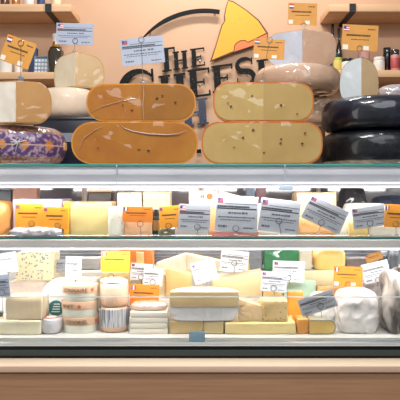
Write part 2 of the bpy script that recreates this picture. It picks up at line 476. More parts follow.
bm = bmesh.new(); poly(bm, [wallpt(196.5, 153), wallpt(201.5, 153), wallpt(201, 149), wallpt(197, 149.5)], LY, LY + 0.012); link('letter', bm, LETTER, sign, smooth=False)
bm = bmesh.new(); A, B = [], []
for k in range(41):
    t = k / 40; a = math.radians(226 - 0) ; ang = math.radians(140 - (140 - 80) * t) if False else math.radians(137 - 57*t)
    wd = 1.2 + 2.9 * min(1, t * 3)
    cx_, cy_ = 205, 95
    A.append(wallpt(cx_ + (85 + wd/2 - 0.5)*math.cos(ang), cy_ - (85 + wd/2 - 0.5)*math.sin(ang))); B.append(wallpt(cx_ + (85 - wd/2 - 0.5)*math.cos(ang), cy_ - (85 - wd/2 - 0.5)*math.sin(ang)))
for k in range(40): poly(bm, [A[k], A[k+1], B[k+1], B[k]], LY, LY + 0.012)
link('arc', bm, mat('black_arc', '#07080a', 0.6, spec=0.2), sign, smooth=False)
outl = [(228,0),(233,1),(246,9.5),(259,20),(268,33),(268,40),(254,46),(233,53),(210,61.5),(215,47),(221.5,25),(224.5,21),(224,16),(225.5,8)]
bm = bmesh.new(); poly(bm, [wallpt(*p) for p in outl[::-1]], LY - 0.001, LY + 0.012); link('wedge_outline', bm, mat('dark_brown_line', '#5a2c14', 0.6), sign, smooth=False)
yel = [(228.4,1.2),(233,2.4),(245.5,10.5),(258,21),(266,33),(255,38.5),(248,42),(245,40),(240,40.5),(236,43),(234,46),(233.5,51),(212,60),(216,47),(222.5,25.5),(225.5,21),(225,16),(226.5,8)]
bm = bmesh.new(); poly(bm, [wallpt(*p) for p in yel[::-1]], LY - 0.003, LY); link('wedge_face', bm, mat('yellow_sign_paint', '#e6a028', 0.6, spots='#c98418', spot_scale=40, spot_size=0.14, spot_keep=0.4), sign, smooth=False)
ora = [(248,43),(255,39.5),(267,34),(267,39.5),(253,45.5),(232,52.5),(234.4,51.3),(234.8,46.4),(236.6,43.8),(240,41.5),(244.8,41)]
bm = bmesh.new(); poly(bm, [wallpt(*p) for p in ora[::-1]], LY - 0.0035, LY); link('wedge_side', bm, mat('orange_sign_paint', '#d87440', 0.6), sign, smooth=False)
for p in ((150, 31), (215, 11), (240, 25), (168, 60), (200, 60), (135, 85), (200, 84), (224, 76), (247, 70), (264, 74), (205.5, 115)):
    x, z = wallpt(*p); bm = bmesh.new(); lathe(bm, [(0, 0), (0.004, 0), (0.004, 0.0228), (0, 0.0228)], 10, M=Matrix.Translation((x, LY + 0.012, z)) @ Matrix.Rotation(-PI/2, 4, 'X'))
    link('standoff_pin', bm, STEEL, sign)

# ------------------------------------------------------------------ wall shelves behind the counter
PINE = mat('pine_board', '#dcb48c', 0.55, col2='#c49a70', nscale=5, nstretch=(0.6, 6, 14), ncon=0.3, bump=0.1, bscale=30, bumpdist=0.001)
def wall_shelf(label, x0, x1, yf, zt, zb, brackets=()):
    t = thing('wall_shelf', label, 'shelf', ((x0+x1)/2, yf, zb))
    bx('board', x0-(x0+x1)/2, x1-(x0+x1)/2, 0, WALLY - yf - 0.001, 0, zt - zb, PINE, 0.002, t)
    for bxp in brackets:
        b = bmesh.new(); x = bxp - (x0+x1)/2
        box(b, x - 0.017, x + 0.017, -0.004, WALLY - yf - 0.002, -0.005, -0.0005); box(b, x - 0.017, x + 0.017, -0.005, -0.0005, -0.005, zt - zb + 0.001)
        box(b, x - 0.017, x + 0.017, WALLY - yf - 0.006, WALLY - yf - 0.001, -0.02, -0.0005)
        link('bracket', b, DARKM, t)
    return t
SY = 1.3
zt, zb = Z(4.0, SY), Z(11.5, SY)
wall_shelf('upper pine shelf board at the top left with a black iron bracket', -2.2, X(71, SY), SY, zt, zb, (X(48.5, SY),))
wall_shelf('upper pine shelf board at the top right with a black iron bracket', X(329, SY), 2.2, SY, zt, zb, (X(352.5, SY),))
zt2, zb2 = Z(72, SY), Z(79, SY)
wall_shelf('lower pine shelf board at the left behind the cut cheeses', -2.2, X(74, SY), SY, zt2, zb2)
zt3, zb3 = Z(70, SY), Z(77, SY)
wall_shelf('lower pine shelf board at the right with jars standing on it', X(327, SY), 2.2, SY, zt3, zb3)

def jar(label, cx, w, pt, Y, base, body, lid, band=None, lidh=0.22, name='jar', lidm=None):
    R = w * S(Y) / 2; h = Z(pt, Y) - base
    t = thing(name, label, 'jar', (X(cx, Y), Y, base))
    bm = bmesh.new(); lathe(bm, [(0, 0), (R*0.9, 0), (R, R*0.12), (R, h*(1-lidh) - R*0.15), (R*0.85, h*(1-lidh)), (0, h*(1-lidh))], 28); link('jar_body', bm, body, t)
    bm = bmesh.new(); lathe(bm, [(0, h*(1-lidh)+0.0005), (R*0.92, h*(1-lidh)+0.0005), (R*0.95, h*(1-lidh)+0.003), (R*0.95, h-0.002), (R*0.88, h), (0, h)], 28); link('lid', bm, lid, t)
    if band:
        bm = bmesh.new(); lathe(bm, [(R+0.0002, h*0.18), (R+0.001, h*0.19), (R+0.001, h*(1-lidh)*0.8), (R+0.0002, h*(1-lidh)*0.81)], 28); link('jar_label', bm, band, t)
    return t
jw = mat('white_glaze', '#dcd8d0', 0.3); jb = mat('black_glass', '#16171a', 0.15, coat=1); jr = mat('red_label', '#a8484a', 0.5)
jp = mat('pink_paper', '#d9a29a', 0.6); jg = mat('lime_label', '#a9b23a', 0.5); jgold = mat('gold_foil', '#b58a48', 0.3, metal=0.7)
jbr = mat('brown_glass', '#5a3418', 0.2, coat=1); jbl = mat('navy_label', '#2f4470', 0.5); jo = mat('amber_jam', '#b06a24', 0.2, coat=1)
JY = 1.38
jar('small white jar with black lid on the right lower shelf', 347.5, 12, 59, JY, zt3, jw, jb)
jar('lime green labelled jar beside the thin dark bottles', 338, 9, 53.5, JY + 0.02, zt3, jg, jb, mat('yellow_label', '#cfc06a', 0.5))
jar('pink topped white jar behind the ball cheese wedge', 364, 12, 50, JY + 0.06, zt3, jw, jp, jp, 0.4)
jar('white jar beside the black jars on the right lower shelf', 379, 11, 57.5, JY, zt3, jw, jw)
jar('black jar between a white jar and a red labelled jar', 387, 8, 48, JY + 0.05, zt3, jb, jb)
jar('red labelled pink jar at the right end of the lower shelf', 395, 8.5, 50, JY, zt3, mat('pink_salt', '#c98a86', 0.4), jb, jr)
jar('black jar at the right edge of the picture beside the pink jar', 404, 8, 48, JY, zt3, jb, jb)
def bottle(label, cx, R_, pt, Y, base, body, neckm, foil=None, name='bottle'):
    R = R_ * S(Y); h = Z(pt, Y) - base
    t = thing(name, label, 'bottle', (X(cx, Y), Y, base))
    bm = bmesh.new(); lathe(bm, [(0, 0), (R, 0), (R, h*0.55), (R*0.8, h*0.63), (R*0.36, h*0.72), (R*0.34, h*0.8), (0, h*0.8)], 28); link('bottle_body', bm, body, t)
    bm = bmesh.new(); lathe(bm, [(0, h*0.8), (R*0.42, h*0.8), (R*0.42, h*0.92), (R*0.46, h*0.93), (R*0.46, h*0.99), (R*0.36, h), (0, h)], 24); link('cap', bm, neckm, t)
    if foil:
        bm = bmesh.new(); lathe(bm, [(R*0.75, h*0.66), (R*0.42, h*0.725), (R*0.4, h*0.795), (R*0.38, h*0.795)], 24); link('neck_foil', bm, foil, t)
    return t
bottle('sparkling wine bottle with white and gold foil neck on the left lower shelf', 56, 8, 34, JY, zt2, mat('green_bottle', '#2f2a1a', 0.1, coat=1), jw, jgold)
bottle('thin dark bottle with black cap, the taller of two', 332.5, 3, 24, JY + 0.12, zt3, jb, BLACK)
bottle('thin dark bottle with black cap, the shorter of two', 339, 3, 28.5, JY + 0.12, zt3, jb, BLACK)
# left lower shelf
def tub(label, cx, w, pt, Y, base, m, labm):
    R = w * S(Y) / 2; h = Z(pt, Y) - base
    t = thing('tub', label, 'tub', (X(cx, Y), Y, base))
    bm = bmesh.new(); lathe(bm, [(0, 0), (R*0.85, 0), (R*0.97, h*0.85), (0, h*0.85)], 28); link('tub_body', bm, m, t)
    bm = bmesh.new(); lathe(bm, [(0, h*0.85), (R, h*0.85), (R, h*0.96), (R*0.95, h), (0, h)], 28); link('lid', bm, labm, t)
    return t
tub('white tub with cream lid at the left edge of the lower shelf', 5, 17, 58, JY, zt2, jw, mat('cream_lid', '#d8d2c0', 0.4))
tub('small white tub with grey lid beside the cream lidded tub', 18.5, 8.5, 59, JY, zt2, jw, mat('grey_lid', '#9aa3b4', 0.4))
o = bx('carton', X(28, JY+.06), X(36.5, JY+.06), JY + 0.06, JY + 0.1, zt2, Z(47.5, JY+.06), jbl, 0.002); tag(o, 'navy and white carton behind the leaning orange price card', 'carton')
kt = thing('calculator', 'blue grey calculator with rows of keys standing on the left shelf', 'calculator', (X(40.5, JY), JY, zt2), (math.radians(-8), 0, 0))
kw, kh = 14*S(JY), Z(55, JY) - zt2
bx('case', -kw/2, kw/2, 0, 0.012, 0.002, kh, mat('calculator_case', '#7d8ea0', 0.4), 0.002, kt)
for i in range(4):
    for j in range(4):
        bx('key', -kw/2 + kw*(0.08 + 0.23*i), -kw/2 + kw*(0.08 + 0.23*i + 0.16), -0.003, 0.0, kh*(0.08 + 0.2*j), kh*(0.08 + 0.2*j + 0.13), mat('calculator_key', '#cfd6da', 0.4), 0.0008, kt)
bx('display', -kw*0.4, kw*0.4, -0.001, 0, kh*0.86, kh*0.96, mat('calculator_display', '#56635f', 0.2), 0, kt)
# goods on the top shelves: only their feet show at the upper edge of the picture
zz = zt + 0.0
for k, (cx, w, body, lab) in enumerate([
    (5, 9, jbr, 'brown jar standing on the upper left shelf at its left end'), (16, 8, jo, 'amber jar standing on the upper left shelf second from the left'),
    (29, 11, jw, 'wide white jar standing on the upper left shelf'), (41, 8, jbl, 'navy jar standing on the upper left shelf beside the bracket'),
    (56, 10, mat('cream_jar', '#d9c8a6', 0.4), 'cream jar standing on the upper left shelf near its right end')]):
    R = w * S(JY) / 2
    t = thing('jar', lab, 'jar', (X(cx, JY), JY, zz))
    bm = bmesh.new(); lathe(bm, [(0, 0), (R*0.9, 0), (R, 0.004), (R, 0.07), (R*0.8, 0.08), (0, 0.08)], 24); link('jar_body', bm, body, t)
    bm = bmesh.new(); lathe(bm, [(0, 0.081), (R*0.85, 0.081), (R*0.85, 0.098), (0, 0.1)], 24); link('lid', bm, jgold, t)
# pale fringe of light coloured goods on the upper right shelf is out of frame

# ------------------------------------------------------------------ the display case
CXW = 1.02
ztop = 1.336
def z_(py, Y): return Z(py, Y)
case = thing('display_case', 'refrigerated glass cheese counter with steel ledge and wooden front', 'display case', (0, 0, 0))
def cp(name, x0, x1, y0, y1, z0, z1, m, bev=0.0): return bx(name, x0, x1, y0, y1, z0, z1, m, bev, case)
def glass_board(nm, y1, z1, th, edge):
    o = cp(nm, -CXW, CXW, 0.004, y1, z1 - th, z1, GLASS)
    e = bx('glass_edge', -CXW, CXW, 0.0, 0.0035, z1 - th, z1, edge, 0.001, o)
    return o
TOPD = 0.68
glass_board('top_glass', TOPD, ztop, 0.0085, GEDGE)
zsh = 1.095
glass_board('shelf_glass', 0.40, zsh, 0.0085, GEDGE2)
# pale panel standing in for ceiling reflection in the glass, then the light tube
GLARE = mat('glass_glare_panel', '#e4e4e8', 0.25, col2='#cfd0d6', nscale=4, nstretch=(1, 1, 0.3), metal=0.0, coat=0.6, coatr=0.15, bump=0.1, bscale=6, bumpdist=0.004)
cp('glass_glare_panel', -CXW, CXW, 0.006, 0.02, z_(181.2, 0), z_(166.3, 0), GLARE, 0.001)
LEDM = emis('led_diffuser', '#fdfaff', 1.6)
LEDM2 = emis('led_diffuser_soft', '#fdfaff', 0.8)
cp('light_housing', -CXW, CXW, 0.006, 0.05, z_(186.2, 0), z_(181.4, 0), ALU, 0.001)
cp('light_tube', -CXW, CXW, 0.0, 0.0055, z_(183.8, 0), z_(181.8, 0), LEDM2, 0.0005)
cp('light_diffuser', -CXW, CXW, 0.0, 0.05, z_(187.8, 0), z_(186.3, 0), LEDM, 0.0005)
cp('shelf_light_housing', -CXW, CXW, 0.003, 0.045, z_(248.2, 0), z_(240.2, 0), mat('housing_alu', '#ece8e2', 0.45), 0.001)
cp('shelf_light_diffuser', -CXW, CXW, 0.003, 0.045, z_(249.9, 0), z_(248.4, 0), LEDM, 0.0005)
for px in (116.5, 285):
    cp('glass_joint', X(px, -0.01)-0.0015, X(px, -0.01)+0.0015, -0.009, -0.004, z_(184, 0), z_(165, 0), mat('joint_seal', '#e4e8ec', 0.2))
cp('glass_clamp', X(279.5, -0.01), X(293, -0.01), -0.014, -0.004, z_(190.5, 0), z_(185.5, 0), mat('pale_clamp', '#c8dcf0', 0.2, coat=1), 0.002)
# front panes
BIGG = glass('front_glass', '#ffffff', 0.9)
cp('front_pane', -CXW, CXW, -0.011, -0.006, z_(297, 0), z_(166, 0), BIGG)
lp = cp('lower_front_pane', -CXW, CXW, -0.018, -0.012, 0.7585, z_(297.2, -0.015), BIGG)
bx('pane_reflection', -CXW, CXW, -0.0182, -0.0118, z_(297.2, -0.015), z_(296.4, -0.015), mat('pane_reflection', '#cfd6d6', 0.15, coat=1), 0, lp)  # pale strip stands in for a reflected counter line in the glass
cp('pane_clip', X(189, -0.03), X(205, -0.03), -0.034, -0.0185, 0.759, z_(331.5, -0.03), mat('blue_clip', '#6f8f9c', 0.2, coat=1), 0.003)
# floor, risers, back of the case
zf = 0.762
DECK = mat('white_deck', '#d2cfc9', 0.35)
cp('case_floor', -CXW, CXW, 0.0, 0.64, zf - 0.02, zf, DECK)
Z1 = 0.85; Z2 = 0.93
cp('riser', -CXW, CXW, 0.222, 0.37, zf, Z1, DECK, 0.002)
cp('riser', -CXW, CXW, 0.372, 0.62, zf, Z2, DECK, 0.002)
BACKG = mat('rear_glass_door', '#77727a', 0.12, col2='#4f4b54', nscale=5, nstretch=(1, 1, 0.5), coat=1.0, coatr=0.04)
SLAT = mat('rear_steel', '#8d9096', 0.3, metal=0.6)
for k in range(4):
    x0 = -CXW + k * (2*CXW/4)
    d = cp('sliding_door', x0 + 0.004, x0 + 2*CXW/4 - 0.004, 0.635 + 0.012*(k % 2), 0.645 + 0.012*(k % 2), 1.02, ztop - 0.012, BACKG)
    bx('door_frame', x0 + 0.004, x0 + 0.016, 0.63 + 0.012*(k % 2), 0.6345 + 0.012*(k % 2), 1.02, ztop - 0.012, ALU, 0.001, d)
cp('rear_panel', -CXW, CXW, 0.64, 0.66, zf, 1.018, SLAT)
for k in range(6): cp('vent_slat', -CXW, CXW, 0.625, 0.639, 0.945 + k*0.013, 0.951 + k*0.013, SLAT, 0.001)
cp('rear_rail', -CXW, CXW, 0.655, 0.68, ztop - 0.03, ztop - 0.009, ALU)
for sx in (-1, 1): cp('end_panel', min(sx*CXW, sx*(CXW+0.02)), max(sx*CXW, sx*(CXW+0.02)), -0.02, 0.68, 0.1, ztop, ALU)
# ledge, black strip, wooden ledge and front
cp('steel_ledge', -CXW, CXW, -0.05, 0.0, 0.745, 0.758, STEEL, 0.002)
cp('ledge_lip', -CXW, CXW, -0.056, -0.05, z_(346.3, -0.056), z_(342.8, -0.056), mat('bright_lip', '#dfe6ea', 0.15, metal=0.6), 0.002)
cp('black_strip', -CXW, CXW, -0.052, -0.045, 0.700, z_(346.0, -0.052), mat('black_rubber', '#050708', 0.35, spec=0.25), 0.001)
cp('grey_strip', -CXW, CXW, -0.058, -0.0525, z_(356, -0.058), z_(350, -0.058), mat('grey_green_rubber', '#363e3e', 0.45, spec=0.3), 0.002)
cp('case_body', -CXW, CXW, -0.045, 0.68, 0.1, 0.742, mat('body_steel', '#2c2c2c', 0.5))
LEDGEW = mat('pale_oak_ledge', '#fae2c6', 0.5, col2='#f2d6b6', nscale=6, nstretch=(0.5, 10, 10))
LEDGEF = mat('pale_oak_edge', '#d8b8a0', 0.5, col2='#cba98f', nscale=6, nstretch=(0.5, 10, 10))
zl = z_(358, -0.05)
wl = cp('wood_ledge', -CXW, CXW, -0.139, -0.0455, z_(372.3, -0.139), zl, LEDGEW, 0.0015)
bx('edge_strip', -CXW, CXW, -0.1405, -0.1392, z_(372.3, -0.139), zl - 0.001, LEDGEF, 0.0004, wl)
PANEL = mat('walnut_front', '#b38a68', 0.5, col2='#9c7354', nscale=9, nstretch=(0.5, 4, 14), ncon=0.3)
cp('wood_front', -CXW, CXW, -0.131, -0.0455, 0.1, z_(372.3, -0.139) - 0.006, PANEL)
cp('plinth', -CXW, CXW, -0.08, 0.66, 0.0, 0.1, BLACK)

# ================================================================== CHEESES ON THE TOP GLASS
GRP = 'cheeses on top of the glass counter'
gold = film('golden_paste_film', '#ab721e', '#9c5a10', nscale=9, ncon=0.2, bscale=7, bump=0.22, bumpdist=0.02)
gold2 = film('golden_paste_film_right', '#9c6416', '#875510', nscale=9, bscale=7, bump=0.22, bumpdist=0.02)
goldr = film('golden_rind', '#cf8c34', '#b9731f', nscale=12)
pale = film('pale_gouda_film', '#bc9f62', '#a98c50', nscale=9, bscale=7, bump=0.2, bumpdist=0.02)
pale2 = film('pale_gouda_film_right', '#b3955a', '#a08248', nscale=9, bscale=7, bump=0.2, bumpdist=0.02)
paler = film('pale_gouda_rind', '#c87426', '#a85a1c', nscale=12)
def halfw(label, px0, px1, pt, pb, Y, rind, paste, c=0.5, base=None, rim=0.005, a=(1, 179), m=2.2):
    s = S(Y); R = (px1 - px0) * s / 2; z0 = Z(pb, Y) if base is None else base; h = Z(pt, Y) - z0
    return cut_wheel('half_cheese_wheel', label, 'cheese', (X((px0+px1)/2, Y), Y, z0), R, h, h*c, a[0], a[1], rind, paste, rim, m, group=GRP)
TB = ztop + 0.0003
zmid = Z(121.5, 0.03)
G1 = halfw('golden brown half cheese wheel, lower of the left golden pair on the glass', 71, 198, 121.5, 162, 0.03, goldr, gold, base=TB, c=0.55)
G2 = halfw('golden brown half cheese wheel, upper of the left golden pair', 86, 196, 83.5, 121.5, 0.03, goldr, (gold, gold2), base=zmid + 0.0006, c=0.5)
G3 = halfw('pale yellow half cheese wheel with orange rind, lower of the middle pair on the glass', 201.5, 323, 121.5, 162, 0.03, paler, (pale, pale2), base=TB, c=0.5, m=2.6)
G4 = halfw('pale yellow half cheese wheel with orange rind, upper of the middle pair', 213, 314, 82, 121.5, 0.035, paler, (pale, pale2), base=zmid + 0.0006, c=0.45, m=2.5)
EYE = mat('cheese_eye', '#5c3a16', 0.5)
def eyes(t, pts, Y, r=1.5):
    inv = Vector(t.location)
    for k, (px, py) in enumerate(pts):
        q = r * S(Y) * (0.75 + 0.35*((k*37) % 5)/4)
        bm = bmesh.new(); bmesh.ops.create_uvsphere(bm, u_segments=12, v_segments=8, radius=q)
        for v in bm.verts: v.co.y *= 0.3; v.co.z *= 0.75
        o = link('eye_hole', bm, EYE, t); o.location = (X(px, Y) - inv.x, -0.0042, Z(py, Y) - inv.z)
eyes(G1, [(98, 148), (139, 149.5), (148.5, 150.5)], 0.03, 1.3)
eyes(G2, [(123, 105), (132, 110), (157, 98), (162.5, 95.5), (175.5, 102)], 0.03, 1.3)
eyes(G3, [(234, 147.5), (243, 137.5), (253, 130), (281, 139), (280.5, 143), (264, 152.5), (305, 133), (302, 143.5)], 0.03, 1.3)
eyes(G4, [(228, 103), (252, 96), (281, 105), (297, 114), (231, 106.5)], 0.035, 1.2)
def glare_fold(t, pts, Y, r):
    inv = Vector(t.location); P_ = []
    for i in range(len(pts) - 1):
        for k in range(6):
            u = k / 6; P_.append((pts[i][0]*(1-u) + pts[i+1][0]*u, pts[i][1]*(1-u) + pts[i+1][1]*u))
    P_.append(pts[-1]); bm = bmesh.new(); n = len(P_)
    tube(bm, [(X(a, Y) - inv.x, -0.0032, Z(b, Y) - inv.z) for a, b in P_], [max(0.0003, r*math.sin(PI*(i+0.5)/(n+1))) for i in range(n)], 8)
    link('film_fold', bm, mat('fold_glare', '#b89c8c', 0.12, coat=1.0), t)  # tubes along the film folds, their pale colour paints in the glare
glare_fold(G1, [(120, 124), (124, 128), (133, 131.5), (148, 134), (166, 135), (178, 134), (187, 130.5)], 0.03, 0.0024)
glare_fold(G1, [(78, 150), (84, 138), (95, 130), (104, 126)], 0.03, 0.001)
glare_fold(G2, [(143, 84.5), (144, 95), (143, 104), (144, 121)], 0.03, 0.0012)
glare_fold(G2, [(90, 112), (103, 106), (122, 101), (142, 97)], 0.03, 0.0009)
# left: wheel pointing to the front over the purple wrapped wheel
lw = film('white_paste_film', '#ddd5c8', '#d0c6b6', bscale=8, bump=0.25, spots='#8a7a5a', spot_scale=22, spot_size=0.08, spot_keep=0.2)
shadep = film('shaded_paste_film', '#bc8e56', '#a87a44', bscale=8, bump=0.25)  # right cut face of the same paste, its shade put into the colour
zpw = Z(123, 0.03)
cut_wheel('cut_cheese_wheel', 'cut cheese wheel with white face and tan rind above the purple wrapped one', 'cheese', (X(16, 0.03), 0.03, zpw), 0.118, Z(81.5, 0.05) - zpw, 0.055, 22, 168,
          film('tan_rind_film', '#bd8a4c', '#a07238'), (lw, shadep), 0.004, 2.2, group=GRP)
# purple wrapped wheel
def purple_mat():
    m = bpy.data.materials.new('purple_diamond_wrapper'); m.use_nodes = True
    nt = m.node_tree; N = nt.nodes; L = nt.links; b = N['Principled BSDF']
    b.inputs['Roughness'].default_value = 0.4; b.inputs['Coat Weight'].default_value = 0.9; b.inputs['Coat Roughness'].default_value = 0.1
    tc = N.new('ShaderNodeTexCoord'); sp = N.new('ShaderNodeSeparateXYZ'); L.new(tc.outputs['Object'], sp.inputs[0])
    def M(op, a, b_=None, c=None):
        n = N.new('ShaderNodeMath'); n.operation = op
        for i, v in enumerate((a, b_, c)):
            if v is None: continue
            if isinstance(v, (int, float)): n.inputs[i].default_value = v
            else: L.new(v, n.inputs[i])
        return n.outputs[0]
    ang = M('ARCTAN2', sp.outputs[0], M('MULTIPLY', sp.outputs[1], -1.0))
    u = M('MULTIPLY', ang, 14 / (2*PI)); fu = M('ABSOLUTE', M('SUBTRACT', M('FRACT', u), 0.5))
    zc = M('ABSOLUTE', M('SUBTRACT', sp.outputs[2], 0.068))
    dia = M('LESS_THAN', M('ADD', M('MULTIPLY', fu, 0.085), zc), 0.019)
    band = M('LESS_THAN', zc, 0.040)
    br = N.new('ShaderNodeTexBrick'); br.inputs['Scale'].default_value = 60
    br.inputs['Color1'].default_value = lin('#8a3f2c'); br.inputs['Color2'].default_value = lin('#a3907e'); br.inputs['Mortar'].default_value = lin('#5c3a4e')
    L.new(tc.outputs['Object'], br.inputs['Vector'])
    n = N.new('ShaderNodeTexNoise'); n.inputs['Scale'].default_value = 70; L.new(tc.outputs['Object'], n.inputs['Vector'])
    r = N.new('ShaderNodeValToRGB'); r.color_ramp.elements[0].position = 0.5; r.color_ramp.elements[1].position = 0.62
    r.color_ramp.elements[0].color = lin('#4b2f63'); r.color_ramp.elements[1].color = lin('#a08696'); L.new(n.outputs['Fac'], r.inputs['Fac'])
    def mix(f, a, c):
        x = N.new('ShaderNodeMix'); x.data_type = 'RGBA'; L.new(f, x.inputs[0])
        for i, v in ((6, a), (7, c)):
            if isinstance(v, tuple): x.inputs[i].default_value = v
            else: L.new(v, x.inputs[i])
        return x.outputs[2]
    c = mix(band, br.outputs['Color'], r.outputs['Color'])
    line = M('LESS_THAN', zc, 0.0022)
    c = mix(dia, c, lin('#c07a2c')); c = mix(line, c, lin('#b99a8c'))
    edge = M('GREATER_THAN', zc, 0.062); c = mix(edge, c, lin('#c9a9a2'))
    L.new(c, b.inputs['Base Color'])
    bn = N.new('ShaderNodeTexNoise'); bn.inputs['Scale'].default_value = 14; bn.inputs['Distortion'].default_value = 1.5; L.new(tc.outputs['Object'], bn.inputs['Vector'])
    bp = N.new('ShaderNodeBump'); bp.inputs['Strength'].default_value = 0.6; bp.inputs['Distance'].default_value = 0.01; L.new(bn.outputs['Fac'], bp.inputs['Height'])
    L.new(bp.outputs[0], b.inputs['Normal']); L.new(bp.outputs[0], b.inputs['Coat Normal'])
    return m
hw = zpw - TB - 0.0006
pw = thing('wrapped_cheese_round', 'whole cheese wheel in purple wrapper with orange diamonds at the left edge', 'cheese', (X(6, 0.18), 0.185, TB), group=GRP)
bm = bmesh.new(); lathe(bm, wheel_profile(0.150, hw, 0.052, 2.6), 72)
for v in bm.verts:
    v.co.x *= 1.42 if v.co.x < 0 else 1.42
link('wheel_body', bm, purple_mat(), pw)
bm = bmesh.new()
# gathered cling film star and folds
cpt = Vector((0.085, -0.142, 0.075))
FOLD = mat('film_fold', '#c6bcc0', 0.25, coat=1.0)
for a, l in ((150, 0.09), (178, 0.07), (215, 0.06), (255, 0.05), (300, 0.04), (20, 0.045), (70, 0.04)):
    d = Vector((math.cos(math.radians(a)), 0.12, math.sin(math.radians(a))*0.8))
    pts = [cpt + d * l * k / 4 + Vector((0, -0.004 + 0.006*(k/4)**2 + (0.025*(k/4) if a < 90 or a > 280 else 0), 0)) for k in range(5)]
    tube(bm, pts, [0.0028, 0.002, 0.0015, 0.0011, 0.0006], 6)
link('film_knot', bm, FOLD, pw)
bm = bmesh.new(); box(bm, 0.188, 0.2145, -0.02, 0.02, 0.055, 0.085, 0.004); link('paper_tab', bm, mat('tan_tab', '#c9a070', 0.6), pw)
# crates and wheels further back
crate1 = thing('storage_crate', 'dark navy crate with white label behind the purple wrapped wheel', 'crate', (X(72, 0.36), 0.36, TB))
zcr = Z(118, 0.40)
bx('crate_body', -0.15, 0.15, -0.01, 0.26, 0, zcr - TB, mat('navy_crate', '#191c2c', 0.35), 0.006, crate1)
bx('crate_label', -0.05, 0.02, -0.012, -0.0102, 0.1, 0.135, mat('crate_label', '#7f8694', 0.5), 0, crate1)
bx('crate_rim', -0.153, 0.153, -0.0135, 0.2635, zcr - TB - 0.014, zcr - TB - 0.006, BLACK, 0.002, crate1)
whf = film('white_wheel_film', '#dccbb6', '#cfbba2', bscale=14, bump=0.35, nscale=7)
WY = 0.485; hq = Z(86, 0.37) - zcr
wheel('cheese_round', 'whole creamy white film wrapped wheel between the cut wheels at the left', 'cheese', (X(68.5, WY), WY, zcr + 0.0003), 0.128, hq, 0.04, whf, group=GRP)
ztl = zcr + hq + 0.001
cut_wheel('cut_cheese_wheel', 'domed pale cheese wedge with grey price card topmost at the left', 'cheese', (X(75, 0.40), 0.40, ztl), 0.122, Z(52.5, 0.42) - ztl, 0.075, 28, 145,
          film('beige_rind_film', '#c9a474', '#b99262'), (film('pale_face_film', '#dcd0ba', '#cfc0a4', bscale=9), film('buff_face_film', '#cfb48c', '#c2a478', bscale=9)), 0.005, 2.3, group=GRP, shape=DOMED)
# middle back stack
crate2 = thing('storage_crate', 'plain wooden crate under the stacked wheels behind the middle pair', 'crate', (X(300, 0.44), 0.37, TB))
zc2 = Z(122, 0.38)
bx('crate_body', -0.15, 0.088, 0, 0.27, 0, zc2 - TB, mat('dark_wood_crate', '#6b5038', 0.6, col2='#584030', nscale=8, nstretch=(1, 1, 12)), 0.003, crate2)
bx('crate_rim', -0.153, 0.091, -0.003, 0.273, zc2 - TB - 0.02, zc2 - TB - 0.012, mat('crate_rim', '#8a6f52', 0.6), 0.002, crate2)
zn1 = Z(93, 0.36)
bag('wrapped_cheese', 'crumpled film wrapped beige cheese beneath the pinkish wheels', 'cheese', 260, 340, 98, 122, 0.42, 0.2,
    film('crumpled_beige_film', '#c3a486', '#a07e62', bscale=22, bump=0.9, coatr=0.08), base=zc2 + 0.0005, amp=0.008, freq=26, power=4.5, seed=3, group=GRP)
mz = Z(93, 0.44)
whp = film('pinkish_wheel_film', '#c2a48c', '#b0917a', bscale=10, bump=0.6, crinkle=1.0)
wheel('cheese_round', 'pinkish beige film wrapped wheel, the lower behind the middle pair', 'cheese', (X(297.5, 0.47), 0.48, mz), 44*S(0.47)*0.98, Z(62.5, 0.35) - mz, 0.05, whp, group=GRP)
mz2 = Z(62.5, 0.35) + 0.0006
cut_wheel('cut_cheese_wheel', 'pinkish tan cut wheel with bluish white left side, top of the back stack', 'cheese', (X(302, 0.38), 0.37, mz2), 0.150, Z(30, 0.38) - mz2, 0.05, 18, 150,
          film('rosy_tan_rind', '#cbab92', '#be9c82'), (film('bluish_white_face', '#bcc0ca', '#aeb2be'), film('rosy_face', '#c6a68c', '#b9967c')), 0.004, 2.4, group=GRP)
# black wheels at the right
def blackmat(nm, c, c2, blotch):
    return film(nm, c, c2, nscale=20, bscale=18, bump=0.35, coatr=0.12, coat=0.5, rough=0.35, spots=blotch, spot_scale=90, spot_size=0.25, spot_keep=0.25)
bk1 = film('black_wax_film', '#0d1528', '#060910', nscale=9, bscale=12, bump=0.3, rough=0.35); bk2 = blackmat('black_wax_film_speckled', '#0e1118', '#07090d', '#2a2e32')
RB = 0.2
cxr = X(323, 0.2) + RB
zb1 = Z(128, 0.03)
bw = thing('black_cheese_wheel', 'black waxed cheese wheel with pale film base, lower of the right black pair', 'cheese', (cxr, 0.03 + RB, TB), group=GRP)
bm = bmesh.new(); lathe(bm, wheel_profile(RB, zb1 - TB, 0.055, 2.9), 72); link('wheel_body', bm, bk2, bw)
bm = bmesh.new(); pr = [(r, z) for r, z in wheel_profile(RB + 0.0016, zb1 - TB, 0.055, 2.9) if z < 0.022 and r > RB*0.7]
lathe(bm, pr + [(r - 0.003, z) for r, z in reversed(pr)], 72); link('pale_base', bm, film('pale_film_base', '#b9b3a4', '#4a4a48', nscale=14), bw)
bw = thing('black_cheese_wheel', 'glossy blue black waxed cheese wheel, upper of the right black pair', 'cheese', (cxr + 0.002, 0.03 + RB, zb1 + 0.0004), group=GRP)
bm = bmesh.new(); lathe(bm, wheel_profile(RB - 0.001, Z(93.5, 0.06) - zb1, 0.06, 2.8), 72); link('wheel_body', bm, bk1, bw)
zbt = Z(93.5, 0.06) + 0.001
